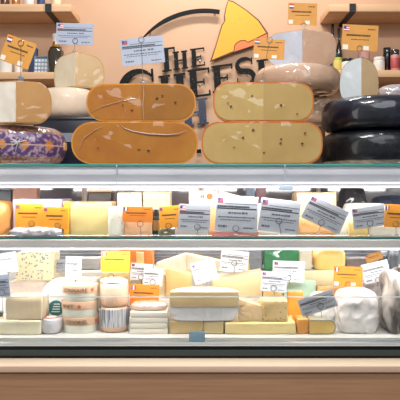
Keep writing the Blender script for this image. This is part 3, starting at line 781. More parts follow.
cut_wheel('ball_cheese_wedge', 'wedge of a ball shaped cheese, bluish white and tan, on the black wheels', 'cheese', (X(361.5, 0.15), 0.15, zbt), 0.078, Z(58, 0.16) - zbt, 0.078, 25, 155,
          film('grey_rind_film', '#7c705e', '#6c6050'), (film('bluish_ball_face', '#c3c8ca', '#b2b8ba', bscale=8), film('tan_ball_face', '#c6aa84', '#b89a72', bscale=8)), 0.002, 2.0, group=GRP, shape=ONION)
bag('wrapped_cheese', 'pale grey film wrapped cheese behind the black wheels at the right edge', 'cheese', 378, 425, 85, 95, 0.27, 0.14, film('grey_lilac_film', '#a9a2a6', '#8d868a', bscale=18, bump=0.7), base=zbt, amp=0.006, seed=5, group=GRP)
# cards on top
card(18, 52, 0.095, 31, 27, 20, 'ochre', 'ochre price card with Dutch flag tilted at the top left', 'nl', pin=(21, 77.5), ring=(0.0, 0.35))
card(74.7, 34, 0.415, 37, 21.5, 1.5, 'blue', 'pale blue price card with American flag over the domed cheese wedge', 'us', pin=(74.5, 51.5), ring=(0.02, -0.32))
card(142.5, 51, 0.14, 43, 27, -6, 'blue', 'pale blue price card in front of the wall lettering above the left golden wheels', 'red', pin=(143, 83), ring=(0.0, 0.42))
card(269, 49, 0.18, 31, 20, 3, 'ochre', 'ochre price card overlapping the corner of the yellow sign wedge', 'nl', pin=(262, 81.5), ring=(0.0, 0.45))
card(302.5, 14, 0.42, 29, 22, 2, 'ochre', 'ochre price card highest at the top right above the tan wheel', 'nl', pin=(305, 30), ring=(0.05, -0.5))
card(360, 38, 0.22, 36, 26, 3, 'ochre', 'tan price card with American flag above the ball cheese wedge', 'us', pin=(361.5, 58), ring=(0.0, -0.4))
def clamp(label, cx, py, Y, base):
    t = thing('card_clamp', label, 'card clamp', (X(cx, Y), Y, base))
    m = mat('dark_clamp', '#2e343a', 0.3, coat=0.6)
    bm = bmesh.new(); box(bm, -0.013, 0.013, -0.008, 0.008, 0, 0.007, 0.002); link('clamp_base', bm, m, t)
    bm = bmesh.new(); box(bm, -0.009, 0.009, -0.003, -0.0005, 0.0072, 0.022, 0.001); box(bm, -0.009, 0.009, 0.0005, 0.003, 0.0072, 0.022, 0.001); link('clamp_jaw', bm, mat('grey_clamp_jaw', '#66727a', 0.3, coat=0.6), t)
clamp('small dark card clamp on the white and tan cut wheel at the left', 21, 80, 0.08, Z(81.5, 0.05) + 0.0005)
clamp('small teal grey card clamp on the upper golden wheel', 143, 80, 0.12, Z(83.5, 0.03) + 0.001)
clamp('small grey card clamp on the upper pale wheel of the middle pair', 262, 80, 0.14, Z(82, 0.035) + 0.001)

# ================================================================== MIDDLE SHELF
GM = 'cheeses on the middle glass shelf'
MB = zsh + 0.0003
def ch(name, c, c2, **k):
    d = dict(rough=0.45, nscale=14, bump=0.2, bscale=30, bumpdist=0.003, coat=0.25, coatr=0.2); d.update(k)
    return mat(name, c, col2=c2, **d)
cream = ch('cream_paste', '#e6d6a8', '#dccb98'); butter = ch('butter_paste', '#e8cb84', '#dfbd70'); ivory = ch('ivory_paste', '#e8e2d2', '#dcd4c0')
peach = ch('peach_paste', '#e8b878', '#dca866'); orangep = ch('orange_paste', '#ea9a32', '#de8a24'); olive = ch('olive_paste', '#cdbb7c', '#c2ae6c')
bloom = ch('white_bloom_rind', '#eceae4', '#dfdcd4', bump=0.5, bscale=50); tan = ch('tan_paste', '#d4bb84', '#c4a872'); tanr = ch('tan_rind', '#b48a50', '#9a7040')
holes = ch('holey_paste', '#e2d6a4', '#d8ca94', spots='#8d8250', spot_scale=110, spot_size=0.25, spot_keep=0.25)
veins = ch('veined_paste', '#ecdfba', '#e4d4a8', spots='#7d8884', spot_scale=150, spot_size=0.5, spot_keep=0.26)
bluev = ch('pale_blue_paste', '#d8d6c6', '#c6c6b8', spots='#8e968e', spot_scale=90, spot_size=0.3, spot_keep=0.25)
whitefilm = film('white_film', '#e0dcda', '#cfc9c8', bscale=24, bump=0.7)
bag('wrapped_cheese', 'orange film wrapped cheese at the left edge of the middle shelf', 'cheese', -16, 13, 201, 236, 0.06, 0.14, film('orange_film', '#e0a050', '#cf8840', bscale=20, bump=0.8), base=MB, seed=8, group=GM)
block('wrapped_cheese', 'flat lilac edged white cheese in film behind two orange cards', 'cheese', 12, 62, 199, 236, 0.085, 0.15, film('lilac_film', '#b9b3c6', '#7f7a9c', bscale=18, bump=0.8), base=MB, rot=-2, group=GM, bev=0.008)
bag('film_fold', 'loose crumpled cling film lying in front of the lilac edged cheese', 'cling film', 10, 62, 228, 236, 0.02, 0.055, film('clear_crumple', '#d2cdd2', '#a9a3ab', bscale=34, bump=1.0), base=MB, amp=0.006, freq=45, seed=12, power=2.6)
block('cheese_block', 'large pale olive cheese block with orange edge on the middle shelf', 'cheese', 70, 111, 202.5, 236, 0.07, 0.13, film('olive_film', '#c9b87c', '#bda96c', bscale=10, bump=0.3), base=MB, rind=ch('orange_rind', '#e89c34', '#dc8a28'), rind_side='back', group=GM)
block('cheese_block', 'narrow yellow cheese slice between the lilac cheese and olive block', 'cheese', 63, 70, 201.5, 236, 0.08, 0.10, ch('yellow_slice', '#f0bc3a', '#e6ac2c'), base=MB, group=GM)
block('soft_cheese', 'bluish white soft cheese standing beside the French flag card', 'cheese', 108, 123, 207, 236, 0.05, 0.06, bluev, base=MB, group=GM, bev=0.007, amp=0.003)
block('soft_cheese', 'peach coloured soft cheese below the French flag card', 'cheese', 124, 152, 212, 236, 0.065, 0.07, film('peach_film', '#e3ba92', '#d8a678'), base=MB, group=GM, bev=0.006)
block('soft_cheese', 'pale blue speckled cheese standing behind the French flag card', 'cheese', 117, 142, 192, 236, 0.16, 0.05, bluev, base=MB, group=GM, bev=0.006, amp=0.003)
block('cheese_block', 'cream cheese block full of small holes, tall behind the orange card', 'cheese', 143, 170, 191.5, 236, 0.15, 0.09, holes, base=MB, rind=bloom, rind_side='back', group=GM)
jar('added dark jar filling the shaded gap between the peach cheese and orange card', 156, 7.5, 209, 0.085, MB, mat('gap_shade_jar', '#2c332a', 0.3, coat=0.5), jb, jgold, 0.3)  # added dark jar stands in for the shade of an empty gap
bag('herb_cheese', 'dark herb coated cheese roll below the orange card in the shelf middle', 'cheese', 158, 174, 229, 236, 0.055, 0.04, mat('herb_coat', '#4c5034', 0.7, col2='#8a8860', nscale=60, bump=0.6, bscale=90), base=MB, amp=0.002, seed=4, group=GM)
block('cheese_block', 'white crumbly cheese under the leftmost grey card on the middle shelf', 'cheese', 175, 208, 226, 236, 0.062, 0.07, whitefilm, base=MB, group=GM)
bxw = block('cheese_box', 'white paper cheese box with an orange sun emblem behind the grey card', 'cheese box', 189, 224, 190.5, 236, 0.17, 0.05, mat('white_box_paper', '#ece8e2', 0.5), base=MB, group=GM)
bm = bmesh.new(); lathe(bm, [(0, 0), (0.011, 0), (0.011, 0.001), (0, 0.001)], 24, M=Matrix.Translation((0.011, -0.0016, Z(196.5, .17) - MB)) @ Matrix.Rotation(PI/2, 4, 'X')); 
box(bm, -0.022, -0.016, -0.003, -0.0016, Z(198, .17) - MB, Z(195, .17) - MB); box(bm, -0.014, -0.008, -0.003, -0.0016, Z(198, .17) - MB, Z(195, .17) - MB)
link('sun_emblem', bm, mat('orange_print', '#e8792c', 0.5), bxw)
sag_wedge('cheese_wedge', 'white wedge with pink rind behind the largest grey card', 'cheese', 219, 253, 190, 200, 236, 0.13, 0.04, ivory, base=MB, rind=ch('pink_rind', '#e0a8a0', '#d89890'), group=GM)
sag_wedge('cheese_wedge', 'peach wedge squeezed between two grey cards on the middle shelf', 'cheese', 205, 216, 205, 208, 236, 0.085, 0.03, peach, base=MB, rind=tanr, group=GM)
block('cheese_tray', 'low red rimmed tray of white cheese below the largest grey card', 'cheese', 212, 259, 231.5, 236, 0.05, 0.05, film('red_rim_film', '#d8584e', '#e7b0a4', nscale=6), base=MB, group=GM, bev=0.003)
block('cheese_block', 'white cheese slab behind the tilted grey card right of centre', 'cheese', 258, 297, 204, 236, 0.10, 0.09, ch('white_slab', '#e4ddd0', '#dad0c0'), base=MB, group=GM)
block('cheese_block', 'tall cream cheese block with tan rind, right of centre on the middle shelf', 'cheese', 297, 335, 192.5, 236, 0.13, 0.12, film('cream_film', '#ead0a6', '#e0c294', bscale=12), base=MB, rind=tan, rind_side='right', group=GM)
block('cheese_block', 'soft peach cheese in front of the tall cream block', 'cheese', 300, 338, 216, 236, 0.085, 0.035, film('peach_front_film', '#e8b478', '#dda468', bump=0.8), base=MB, group=GM, bev=0.008)
sag_wedge('cheese_wedge', 'small ivory wedge between the two tilted grey cards at the right', 'cheese', 337, 349, 226, 208, 236, 0.07, 0.03, ivory, base=MB, group=GM)
cw = thing('camembert_wheel', 'bright white rinded soft cheese wheel with yellow paste at the right', 'cheese', (X(366, 0.17), 0.19, MB), group=GM)
bm = bmesh.new(); lathe(bm, wheel_profile(22.5*S(0.17), Z(203.5, 0.12) - MB, 0.02, 2.3), 48, -50, 230); link('rind', bm, bloom, cw)
bm = bmesh.new(); lathe(bm, wheel_profile(22.5*S(0.17) - 0.003, (Z(203.5, 0.12) - MB)*0.8, 0.012, 2.3), 30, 232, 308); link('paste', bm, butter, cw)
sag_wedge('cheese_wedge', 'yellow cheese wedge under the small grey card at the right', 'cheese', 349, 368, 222, 220, 236, 0.055, 0.03, butter, base=MB, group=GM)
block('cheese_block', 'low ivory cheese below the orange card at the right edge', 'cheese', 370, 404, 225.5, 236, 0.05, 0.06, ivory, base=MB, group=GM)
bag('wrapped_cheese', 'dark bundle standing in for back glass reflections at the right of the middle shelf', 'cheese', 338, 366, 186, 206, 0.27, 0.1, film('reflection_black', '#3a3438', '#1f1c20', bscale=24, bump=0.9), base=MB, amp=0.006, seed=15, group=GM)  # added bundle in place of dark reflections in the rear glass
bag('wrapped_cheese', 'long navy bundle standing in for back glass reflections at the right rear shelf corner', 'cheese', 370, 412, 196, 206, 0.27, 0.1, film('reflection_navy', '#3a4562', '#22283c', bscale=24, bump=0.9), base=MB, amp=0.006, seed=17, group=GM)  # added like its neighbour, in place of bluish rear glass reflections
block('cheese_packet', 'terracotta paper packet at the back left of the middle shelf', 'packet', 12, 37, 186.5, 236, 0.30, 0.05, mat('terracotta_paper', '#c08a70', 0.5, col2='#a87460', nscale=8), base=MB, group=GM)
block('cheese_packet', 'dark grey packet at the far left behind the orange wrapped cheese', 'packet', -4, 11, 190, 236, 0.30, 0.05, mat('dark_packet', '#55565c', 0.4, col2='#3c3e44', nscale=10), base=MB, group=GM)
block('tray', 'dark tray with orange top behind the large olive block', 'tray', 88, 112, 191.5, 236, 0.24, 0.05, mat('dark_tray', '#4c3c34', 0.4, col2='#2e2622', nscale=14), base=MB, rind=ch('orange_top', '#e0923a', '#d4842c'), rind_side='top', group=GM)
def small_box(px0, px1, pt, Y, c, label):
    return block('cheese_packet', label, 'packet', px0, px1, pt, 236, Y, 0.03, mat('packet_' + c[1:], c, 0.5), base=MB, group=GM)
small_box(246, 255, 188, 0.33, '#8e9cb0', 'slate blue packet at the back of the middle shelf centre')
small_box(256, 266, 187, 0.33, '#a07a82', 'mauve packet at the back of the middle shelf')
# cards of the middle shelf (left to right)
card(29, 215.5, 0.052, 28.5, 23, 0.5, 'orange', 'orange price card leftmost on the middle shelf', 'red', seed=2, pin=(30, 234), ring=(0.1, -0.35))
card(55.5, 218, 0.046, 25, 22, 1, 'orange', 'orange price card second from left on the middle shelf, overlapping its neighbour', 'red', seed=2, pin=(57, 235), ring=(0.1, -0.35))
card(137.5, 214.5, 0.04, 30, 15.5, 1, 'deep', 'deep orange price card with French flag on the middle shelf', 'fr', seed=2, pin=(141, 235), ring=(0.1, -0.6))
card(170, 217, 0.045, 21, 22, -4, 'orange', 'orange price card with red flag half behind a grey card', 'red', pin=(166, 233), ring=(-0.1, -0.4), seed=2)
card(194.5, 217.5, 0.038, 32, 26, 3, 'grey', 'grey price card beside the orange card at the centre of the middle shelf', 'us', pin=(198, 235), ring=(0.1, -0.35))
card(236.5, 214, 0.036, 42, 36, 3, 'grey', 'largest grey price card on the middle shelf, above the red rimmed tray', 'red', pin=(236, 235), ring=(0.0, -0.4))
card(279.5, 216, 0.034, 40, 33, 7, 'grey', 'grey price card with wire ring slightly tilted, right of the largest one', 'red', pin=(281, 235), ring=(0.0, -0.15))
card(325, 214.5, 0.03, 42, 25, 25, 'grey', 'steeply tilted grey price card on the middle shelf', 'red', pin=(318, 234), ring=(0.0, -0.35))
card(369, 217, 0.032, 33, 21, -8, 'grey', 'small grey price card in front of the bright white cheese wheel', 'red', pin=(370, 235), ring=(0.0, -0.3))
card(396, 216, 0.03, 23, 23, 3, 'orange', 'orange price card at the right end of the middle shelf', 'fr', pin=(396, 235), ring=(0.0, -0.35), seed=2)

# ================================================================== LOWER DECK
GL = 'cheeses on the bottom deck'
FB = zf + 0.0003
R1 = Z1 + 0.0003; R2 = Z2 + 0.0003
block('cheese_block', 'long flat pale cheese block at the bottom left corner', 'cheese', -14, 41, 320.5, 335, 0.04, 0.12, film('pale_green_paste', '#e6dfc4', '#dad0ae', bscale=10, bump=0.3), base=FB, group=GL)
zA = Z(320.5, 0.04) + 0.001
block('cheese_block', 'mottled white cheese with tan edges on the flat pale block', 'cheese', 5, 42, 297, 320, 0.045, 0.10, film('mottled_film', '#f0e8d4', '#d8b880', nscale=11, nstretch=(1, 1, 0.1), bscale=12, bump=0.4), base=zA, group=GL)
pt = jar('small black pot with grey lid ring at the lower left edge', -1.5, 10, 311, 0.10, zA, jb, mat('grey_ring_lid', '#6f7478', 0.3), None, 0.3)
bag('wrapped_cheese', 'beige pink film wrapped cheese under the blue veined block', 'cheese', 8, 52, 280, 299, 0.235, 0.12, film('beige_pink_film', '#d6c4b4', '#c4ae9c', bscale=26, bump=0.9), base=R1, amp=0.004, power=6, seed=21, group=GL)
zB = Z(281, 0.25)
block('blue_cheese_block', 'cream block of blue veined cheese with dark specks at the left', 'cheese', 15.5, 54, 252.5, 281, 0.26, 0.10, veins, base=zB, group=GL, rind=cream, rind_side='bottom')
# standing white wheel with teal emblem
sw = thing('brie_wheel', 'white wheel standing on edge with teal emblem behind the round boxes', 'cheese', (X(64.5, 0.195), 0.192, FB), group=GL)
Rw = 24*S(0.195)
bm = bmesh.new(); lathe(bm, [(r, z) for r, z in wheel_profile(Rw, 0.026, 0.008, 2.3)], 64, M=Matrix.Translation((0, 0, Rw)) @ Matrix.Rotation(PI/2, 4, 'X') @ Matrix.Translation((0, 0, -0.013))); link('wheel_body', bm, ch('white_disc', '#e9e6e2', '#dfdad6'), sw)
bm = bmesh.new(); lathe(bm, [(0, 0), (0.028, 0), (0.028, 0.001), (0, 0.001)], 32, M=Matrix.Translation((-0.027, -0.0132, Rw - 0.024)) @ Matrix.Rotation(PI/2, 4, 'X')); link('teal_emblem', bm, mat('teal_print', '#1f6a68', 0.5), sw)
bm = bmesh.new()
for k in range(4): box(bm, -0.043 + 0.003*k, -0.013, -0.0155, -0.0143, Rw - 0.038 + k*0.009, Rw - 0.0345 + k*0.009)
link('emblem_lines', bm, mat('emblem_white', '#dfe8e6', 0.5), sw)
# small camembert
t = thing('small_camembert', 'small white paper wrapped round cheese with red and white label', 'cheese', (X(51.5, 0.08), 0.08, FB), group=GL)
bm = bmesh.new(); lathe(bm, wheel_profile(11.3*S(0.08), Z(319, 0.05) - FB, 0.012, 2.5), 40); rough_up(bm, 0, 1); link('cheese_body', bm, film('grey_white_paper', '#c9c8ca', '#b4b3b8', bscale=30, bump=0.7), t)
bm = bmesh.new(); h_ = Z(319, 0.05) - FB; lathe(bm, [(0, h_), (0.024, h_), (0.024, h_+0.0012), (0, h_+0.0012)], 32); link('round_label', bm, mat('red_round_label', '#c8563c', 0.5), t)
bm = bmesh.new(); lathe(bm, [(0, h_+0.0013), (0.017, h_+0.0013), (0.017, h_+0.0022), (0, h_+0.0022)], 32); link('label_centre', bm, mat('label_centre', '#e6e2dc', 0.5), t)

# text around a round box, real letters wrapped on its side
def wrap_text(s, R, z, size, m, parent, y_off=0.0, spread=None, start=0.0):
    """letters laid around a cylinder of radius R, facing the front"""
    cu = bpy.data.curves.new('lettering', 'FONT'); cu.body = s; cu.size = size; cu.align_x = 'CENTER'; cu.extrude = 0.0003; cu.offset = size*0.012
    ob = bpy.data.objects.new('lettering', cu); C.objects.link(ob)
    dg = bpy.context.evaluated_depsgraph_get(); me = bpy.data.meshes.new_from_object(ob.evaluated_get(dg))
    bpy.data.objects.remove(ob)
    bm = bmesh.new(); bm.from_mesh(me); bpy.data.meshes.remove(me)
    bmesh.ops.triangulate(bm, faces=bm.faces)
    for v in bm.verts:
        if R:
            a = v.co.x / R + start; rr = R + 0.0004 + v.co.z
            v.co = Vector((rr*math.sin(a), -rr*math.cos(a), z + v.co.y))
        else: v.co = Vector((v.co.x + start, y_off - v.co.z, z + v.co.y))
    return link('lettering', bm, m, parent, smooth=False)
LT = mat('box_lettering', '#6a4a34', 0.6); FLW = mat('box_flower', '#d8592e', 0.5)
bandm = mat('tan_band', '#c9a888', 0.5, col2='#b8967a', nscale=20); boxm = mat('pale_box_side', '#e4e6d6', 0.5, col2='#d6d8c4', nscale=8)
Rb = 18*S(0.11); bh = (Z(286.5, 0.05) - FB) / 3
words = ['ODORIEL', 'NNET', 'SONNAIRE']; where = ['lowest of the stack of three', 'middle of the stack of three', 'topmost of the stack of three']
for k in range(3):
    t = thing('round_cheese_box', 'round pale cheese box with tan lid band, ' + where[k], 'cheese box', (X(80.5 + (0.4, -0.5, 0.2)[k], 0.113), 0.113, FB + k*bh + 0.0002*k), group='stacked round cheese boxes')
    bm = bmesh.new(); lathe(bm, [(0, 0), (Rb*0.96, 0), (Rb*0.97, 0.001), (Rb*0.97, bh*0.6), (0, bh*0.6)], 48); link('box_base', bm, boxm, t)
    bm = bmesh.new(); lathe(bm, [(0, bh*0.6), (Rb, bh*0.5), (Rb, bh*0.97), (Rb*0.985, bh*0.995), (0, bh*0.995)], 48); link('box_lid', bm, [bandm] if k < 2 else [bandm], t)
    wrap_text(words[k], Rb, bh*0.6, bh*0.34, LT, t, start=(-0.05, -0.55, -0.15)[k])
    bm = bmesh.new(); a = (1.15, 0.15, 0.85)[k]
    for q in range(8):
        bm2 = Matrix.Translation(((Rb+0.0006)*math.sin(a), -(Rb+0.0006)*math.cos(a), bh*0.72)) @ Matrix.Rotation(a, 4, 'Z') @ Matrix.Rotation(q*PI/4, 4, 'Y')
        box(bm, -0.0012, 0.0012, -0.0005, 0.0005, 0.0, 0.0062, M=bm2)
    link('flower_print', bm, FLW, t)
    if k == 2:
        bm = bmesh.new(); lathe(bm, [(0, bh), (Rb*0.9, bh), (Rb*0.9, bh+0.001), (0, bh+0.001)], 48); link('top_paper', bm, LAB, t)
zbx = FB + 3*bh + 0.003
# cheese cylinders
Rc = 14.8*S(0.10); hc = Z(308.5, 0.06) - FB
def striped():
    m = bpy.data.materials.new('barcode_label'); m.use_nodes = True; nt = m.node_tree; N = nt.nodes; L = nt.links; b = N['Principled BSDF']
    b.inputs['Roughness'].default_value = 0.4; b.inputs['Coat Weight'].default_value = 0.5
    tc = N.new('ShaderNodeTexCoord'); mp = N.new('ShaderNodeMapping'); mp.inputs['Scale'].default_value = (260, 260, 9); L.new(tc.outputs['Object'], mp.inputs[0])
    n = N.new('ShaderNodeTexNoise'); n.inputs['Scale'].default_value = 1.0; n.inputs['Detail'].default_value = 2; L.new(mp.outputs[0], n.inputs['Vector'])
    r = N.new('ShaderNodeValToRGB'); r.color_ramp.elements[0].position = 0.46; r.color_ramp.elements[1].position = 0.54
    r.color_ramp.elements[0].color = lin('#686d78'); r.color_ramp.elements[1].color = lin('#c9cace'); L.new(n.outputs['Fac'], r.inputs['Fac']); L.new(r.outputs[0], b.inputs['Base Color'])
    return m
t = thing('cheese_cylinder', 'film wrapped cheese drum with striped grey label, lower of two', 'cheese', (X(114, 0.115), 0.115, FB), group=GL)
bm = bmesh.new(); lathe(bm, wheel_profile(Rc, hc, 0.01, 2.3), 48); link('cheese_body', bm, film('peach_drum_film', '#dcb89a', '#cfa684', bscale=22, bump=0.5), t)
bm = bmesh.new(); lathe(bm, [(Rc+0.0002, hc*0.22), (Rc+0.001, hc*0.23), (Rc+0.001, hc*0.93), (Rc+0.0002, hc*0.94)], 48); link('striped_label', bm, striped(), t)
zc = FB + hc + 0.0005; hc2 = Z(283, 0.06) - zc
t = thing('cheese_cylinder', 'peach cheese drum with white crumpled film top, upper of two', 'cheese', (X(114.3, 0.115), 0.115, zc), group=GL)
bm = bmesh.new(); lathe(bm, wheel_profile(Rc*0.985, hc2, 0.012, 2.4), 48); link('cheese_body', bm, film('peach_drum_film2', '#dfb48e', '#e2cdb8', nscale=10, bscale=22, bump=0.5), t)
bm = bmesh.new(); bmesh.ops.create_icosphere(bm, subdivisions=4, radius=1)
for v in bm.verts:
    v.co = Vector((v.co.x*Rc*0.93, v.co.y*Rc*0.93, v.co.z*0.011)); v.co.z += noise.noise(v.co*90)*0.006
zmn = hc2 - 0.002
for v in bm.verts: v.co.z = max(v.co.z, -0.002) + hc2 - 0.001
link('film_top', bm, whitefilm, t)
# flat boxes
nb = 4; z0 = FB; hb = (Z(311, 0.06) - FB) / nb
for k in range(nb):
    wpx = 38.5 - (k % 2) * 0.8
    o = bx('flat_cheese_box', X(129.5 + 0.5*(k % 2), 0.05), X(129.5 + wpx, 0.05), 0.05, 0.15, FB + k*hb, FB + (k+1)*hb - 0.0012, mat('flat_box_paper', '#ece8da', 0.5, col2='#e2dcca', nscale=10), 0.0015)
    tag(o, 'flat pale cheese box beside the striped drum, ' + ('lowest of four', 'second from the bottom of four', 'third from the bottom of four', 'topmost of four')[k], 'cheese box', 'stacked flat cheese boxes')
bag('wrapped_cheese', 'white and red film packet lying on the flat cheese boxes', 'cheese', 131, 167, 302.5, 311, 0.06, 0.075, film('white_red_film', '#e8dcd0', '#d0805c', nscale=7, bscale=22, bump=0.7), base=FB + nb*hb, amp=0.003, freq=40, seed=31, group=GL)
# brie stack in the middle
block('cheese_block', 'tan cheese block under the wrapped half brie at the centre', 'cheese', 170, 203, 321, 335, 0.05, 0.14, tan, base=FB, group=GL)
block('cheese_block', 'buff cheese block beside the tan one under the half brie', 'cheese', 203.5, 224, 321, 335, 0.052, 0.14, ch('buff_paste', '#dcc896', '#ceb882'), base=FB, group=GL)
def halfb(label, px0, px1, z0, z1, Y, rind, paste, c, name='half_brie', m=2.4, rim=0.003, shape=None):
    s = S(Y); R = (px1 - px0)*s/2
    return cut_wheel(name, label, 'cheese', (X((px0+px1)/2, Y), Y, z0), R, z1 - z0, c, 2, 178, rind, paste, rim, m, group=GL, shape=shape)
zq0 = Z(321, 0.05) + 0.001; zq1 = Z(307, 0.045); zq2 = Z(291.5, 0.045)
halfb('half brie in crumpled white film, beneath the tan half cake', 170, 238, zq0, zq1, 0.045, whitefilm, film('white_film_face', '#eeeeec', '#dedddb', bscale=26, bump=0.9, nscale=14), 0.034, m=2.0, shape=[(0, 0), (0.55, 0), (0.82, 0.04), (0.93, 0.25), (0.985, 0.6), (1.0, 0.88), (0.97, 1.0), (0, 1)])
halfb('half cake of tan cheese with white bloomy top, centre of the bottom deck', 169, 239.5, zq1 + 0.0008, zq2, 0.04, bloom, ch('brie_paste', '#ccb584', '#c0a672', bump=0.3), 0.006, m=3.0, rim=0.0016)
# right part of the front row
block('cheese_block', 'long low yellow cheese block carrying two smaller pieces', 'cheese', 225, 296, 322.5, 335, 0.045, 0.11, ch('low_yellow', '#ecd898', '#e0c884', nscale=20), base=FB, rind=tan, rind_side='back', group=GL)
zD = Z(322.5, 0.045) + 0.001
sag_wedge('cheese_wedge', 'film wrapped orange wedge on the long low yellow block', 'cheese', 239, 262, 299, 306, 322, 0.055, 0.07, film('amber_film', '#dfb070', '#eed9b0', nscale=12, bscale=22, bump=0.9), base=zD, group=GL)
block('cheese_block', 'square speckled tan cheese with pale edge on the long low block', 'cheese', 262.5, 288, 300.5, 322, 0.05, 0.07, ch('speckled_tan', '#dfc48c', '#d0b074', spots='#9c7a44', spot_scale=120, spot_size=0.3, spot_keep=0.3), base=zD, rind=cream, rind_side='back', group=GL, amp=0.003)
block('cheese_block', 'upright orange cheese slab behind the tilted grey card', 'cheese', 288, 304, 292, 335, 0.175, 0.035, orangep, base=FB, group=GL)
block('cheese_block', 'low orange cheese beneath the tilted grey card', 'cheese', 297.5, 308.5, 319, 335, 0.05, 0.07, film('orange_low', '#e2a045', '#d58f35'), base=FB, group=GL)
cut_wheel('cheese_wedge', 'rounded yellow cheese wedge with grey rind beside the bottom right wrapped cheese', 'cheese', (X(310, 0.045), 0.045, FB), 26*S(0.05), Z(320, 0.05) - FB, 0.022, 3, 85, ch('grey_green_rind', '#8d8a6a', '#77745a'), ch('yellow_wedge', '#e0c06c', '#d4b05a'), 0.0035, 2.2, group=GL)
bag('wrapped_cheese', 'large white cheese in loose crumpled film at the lower right', 'cheese', 336, 376, 290, 335, 0.048, 0.13, film('loose_white_film', '#e4e1dc', '#cfcac4', bscale=26, bump=0.5, crinkle=1.2, crinkle_scale=24), base=FB, amp=0.006, freq=27, power=3.8, seed=41, group=GL)
bag('wrapped_cheese', 'grey pleated film wrapped bundle at the lower right edge', 'cheese', 382, 424, 274, 335, 0.045, 0.125, film('grey_pleat_shade_film', '#c2b8ae', '#4c443e', nscale=3.2, nstretch=(9, 2, 2.2), ncon=0.09, bscale=16, bump=0.6), base=FB, amp=0.008, freq=20, power=4.2, seed=44, group=GL, folds=0.9)  # dark stripes in the colour stand in for shade between the pleats
bag('wrapped_cheese', 'smaller film wrapped cheese behind the rounded yellow wedge', 'cheese', 309, 336, 293, 335, 0.145, 0.065, _m['loose_white_film'], base=FB, amp=0.006, freq=24, power=4, seed=47, group=GL)
# first riser
sag_wedge('cheese_wedge', 'peach cheese wedge left of the half brie stack', 'cheese', 166, 191, 268, 275, 298, 0.235, 0.06, peach, base=R1, rind=butter, group=GL)
sag_wedge('cheese_wedge', 'large pale peach wedge right of the half brie stack', 'cheese', 213, 262, 281, 271, 298, 0.24, 0.07, ch('pale_peach', '#eccfa0', '#e4c28e'), base=R1, rind=tan, group=GL)
block('cheese_block', 'orange cheese block behind the French flag card in the lower left', 'cheese', 131, 155, 286, 298, 0.24, 0.06, orangep, base=R1, group=GL)
block('cheese_block', 'cream cheese block behind the flat boxes', 'cheese', 149, 165, 275, 298, 0.255, 0.06, cream, base=R1, group=GL)
block('cheese_block', 'cream cheese slab behind the mint green packet', 'cheese', 300, 342, 272, 298, 0.30, 0.05, ch('light_cream', '#efe0b4', '#e6d4a2'), base=R1, group=GL)
block('cheese_packet', 'mint green and white packet near the right of the lower deck', 'packet', 284, 316, 281, 298, 0.24, 0.05, mat('mint_packet', '#cfe2cf', 0.4, col2='#9cc6a6', nscale=7), base=R1, group=GL)
block('cheese_block', 'butter yellow block below the small grey card on the lower deck', 'cheese', 263, 283, 288, 298, 0.24, 0.06, butter, base=R1, group=GL)
block('cheese_block', 'peach cheese slab below the bright orange card at the right', 'cheese', 318, 352, 287, 298, 0.24, 0.05, peach, base=R1, group=GL)
bag('wrapped_cheese', 'whitish film packet beneath the white tilted card at the right', 'cheese', 352, 400, 282, 298, 0.24, 0.09, film('whitish_film', '#d0c8c4', '#a89e9a', bscale=26, bump=0.9), base=R1, amp=0.006, seed=51, group=GL)
block('soft_cheese', 'white soft cheese behind the round cheese boxes', 'cheese', 66, 98, 279, 298, 0.26, 0.07, ivory, base=R1, group=GL, bev=0.008)
block('soft_cheese', 'pale yellow soft cheese behind the peach drum', 'cheese', 102, 128, 273, 298, 0.25, 0.07, butter, base=R1, group=GL, bev=0.006)
# second riser
def t2(px0, px1, pt, m, label, name='cheese_block', cat='cheese', Y=0.40, d=0.07, **k): return block(name, label, cat, px0, px1, pt, 270, Y, d, m, base=R2, group=GL, **k)
t2(118, 153, 249, ch('deep_orange_paste', '#ec8a24', '#e07a18'), 'deep orange cheese block at the rear behind the white card')
t2(136, 144, 252, butter, 'small yellow cheese slice before the deep orange block', Y=0.378, d=0.015)
sag_wedge('cheese_wedge', 'pale wedge sloping down at the rear left of the centre', 'cheese', 156, 186, 264, 254, 270, 0.38, 0.05, ivory, base=R2, rind=tan, group=GL)
sag_wedge('cheese_wedge', 'ivory wedge with peach rind behind the tilted white card', 'cheese', 186, 224, 254, 262, 270, 0.385, 0.05, ch('ivory_two', '#e9ddc6', '#dccbb0'), base=R2, rind=peach, group=GL)
t2(222, 250, 262, butter, 'yellow cheese block under the bright white card at the rear')
t2(264, 299, 247, film('green_wax', '#2f8a54', '#257546', bscale=10, bump=0.3), 'green waxed cheese block at the rear of the lower deck')
t2(299, 312, 250, ch('white_rear', '#e2dcc8', '#cfc8b0'), 'small white cheese block beside the green waxed block', Y=0.41)
bag('round_cheese', 'warm yellow rounded cheese at the rear right of the centre', 'cheese', 313, 344, 247, 270, 0.39, 0.12, ch('warm_yellow', '#f2cf7e', '#eac268'), base=R2, amp=0.001, power=3.5, seed=60, group=GL)  # plain yellow paste in its own colour
t2(247, 262, 250, mat('grey_tub', '#8d9298', 0.4, col2='#6c7178', nscale=20, nstretch=(1, 1, 8)), 'grey striped tub left of the green waxed block', 'cheese_tub', 'tub')
t2(55, 66, 262, film('grey_packet_film', '#b8b2a8', '#8e887e'), 'small grey wrapped cheese right of the blue veined block', 'wrapped_cheese', Y=0.38)
t2(66, 100, 258, mat('grey_crate', '#a8a4a2', 0.4, col2='#8c8886', nscale=12, nstretch=(1, 1, 6)), 'grey striped tray behind the small grey card at the left', 'tray', 'tray', Y=0.42)
t2(346, 372, 258, film('smoky_film', '#8a8480', '#5d5854', bscale=22, bump=0.8), 'smoky grey wrapped cheese at the rear right', 'wrapped_cheese', Y=0.42)
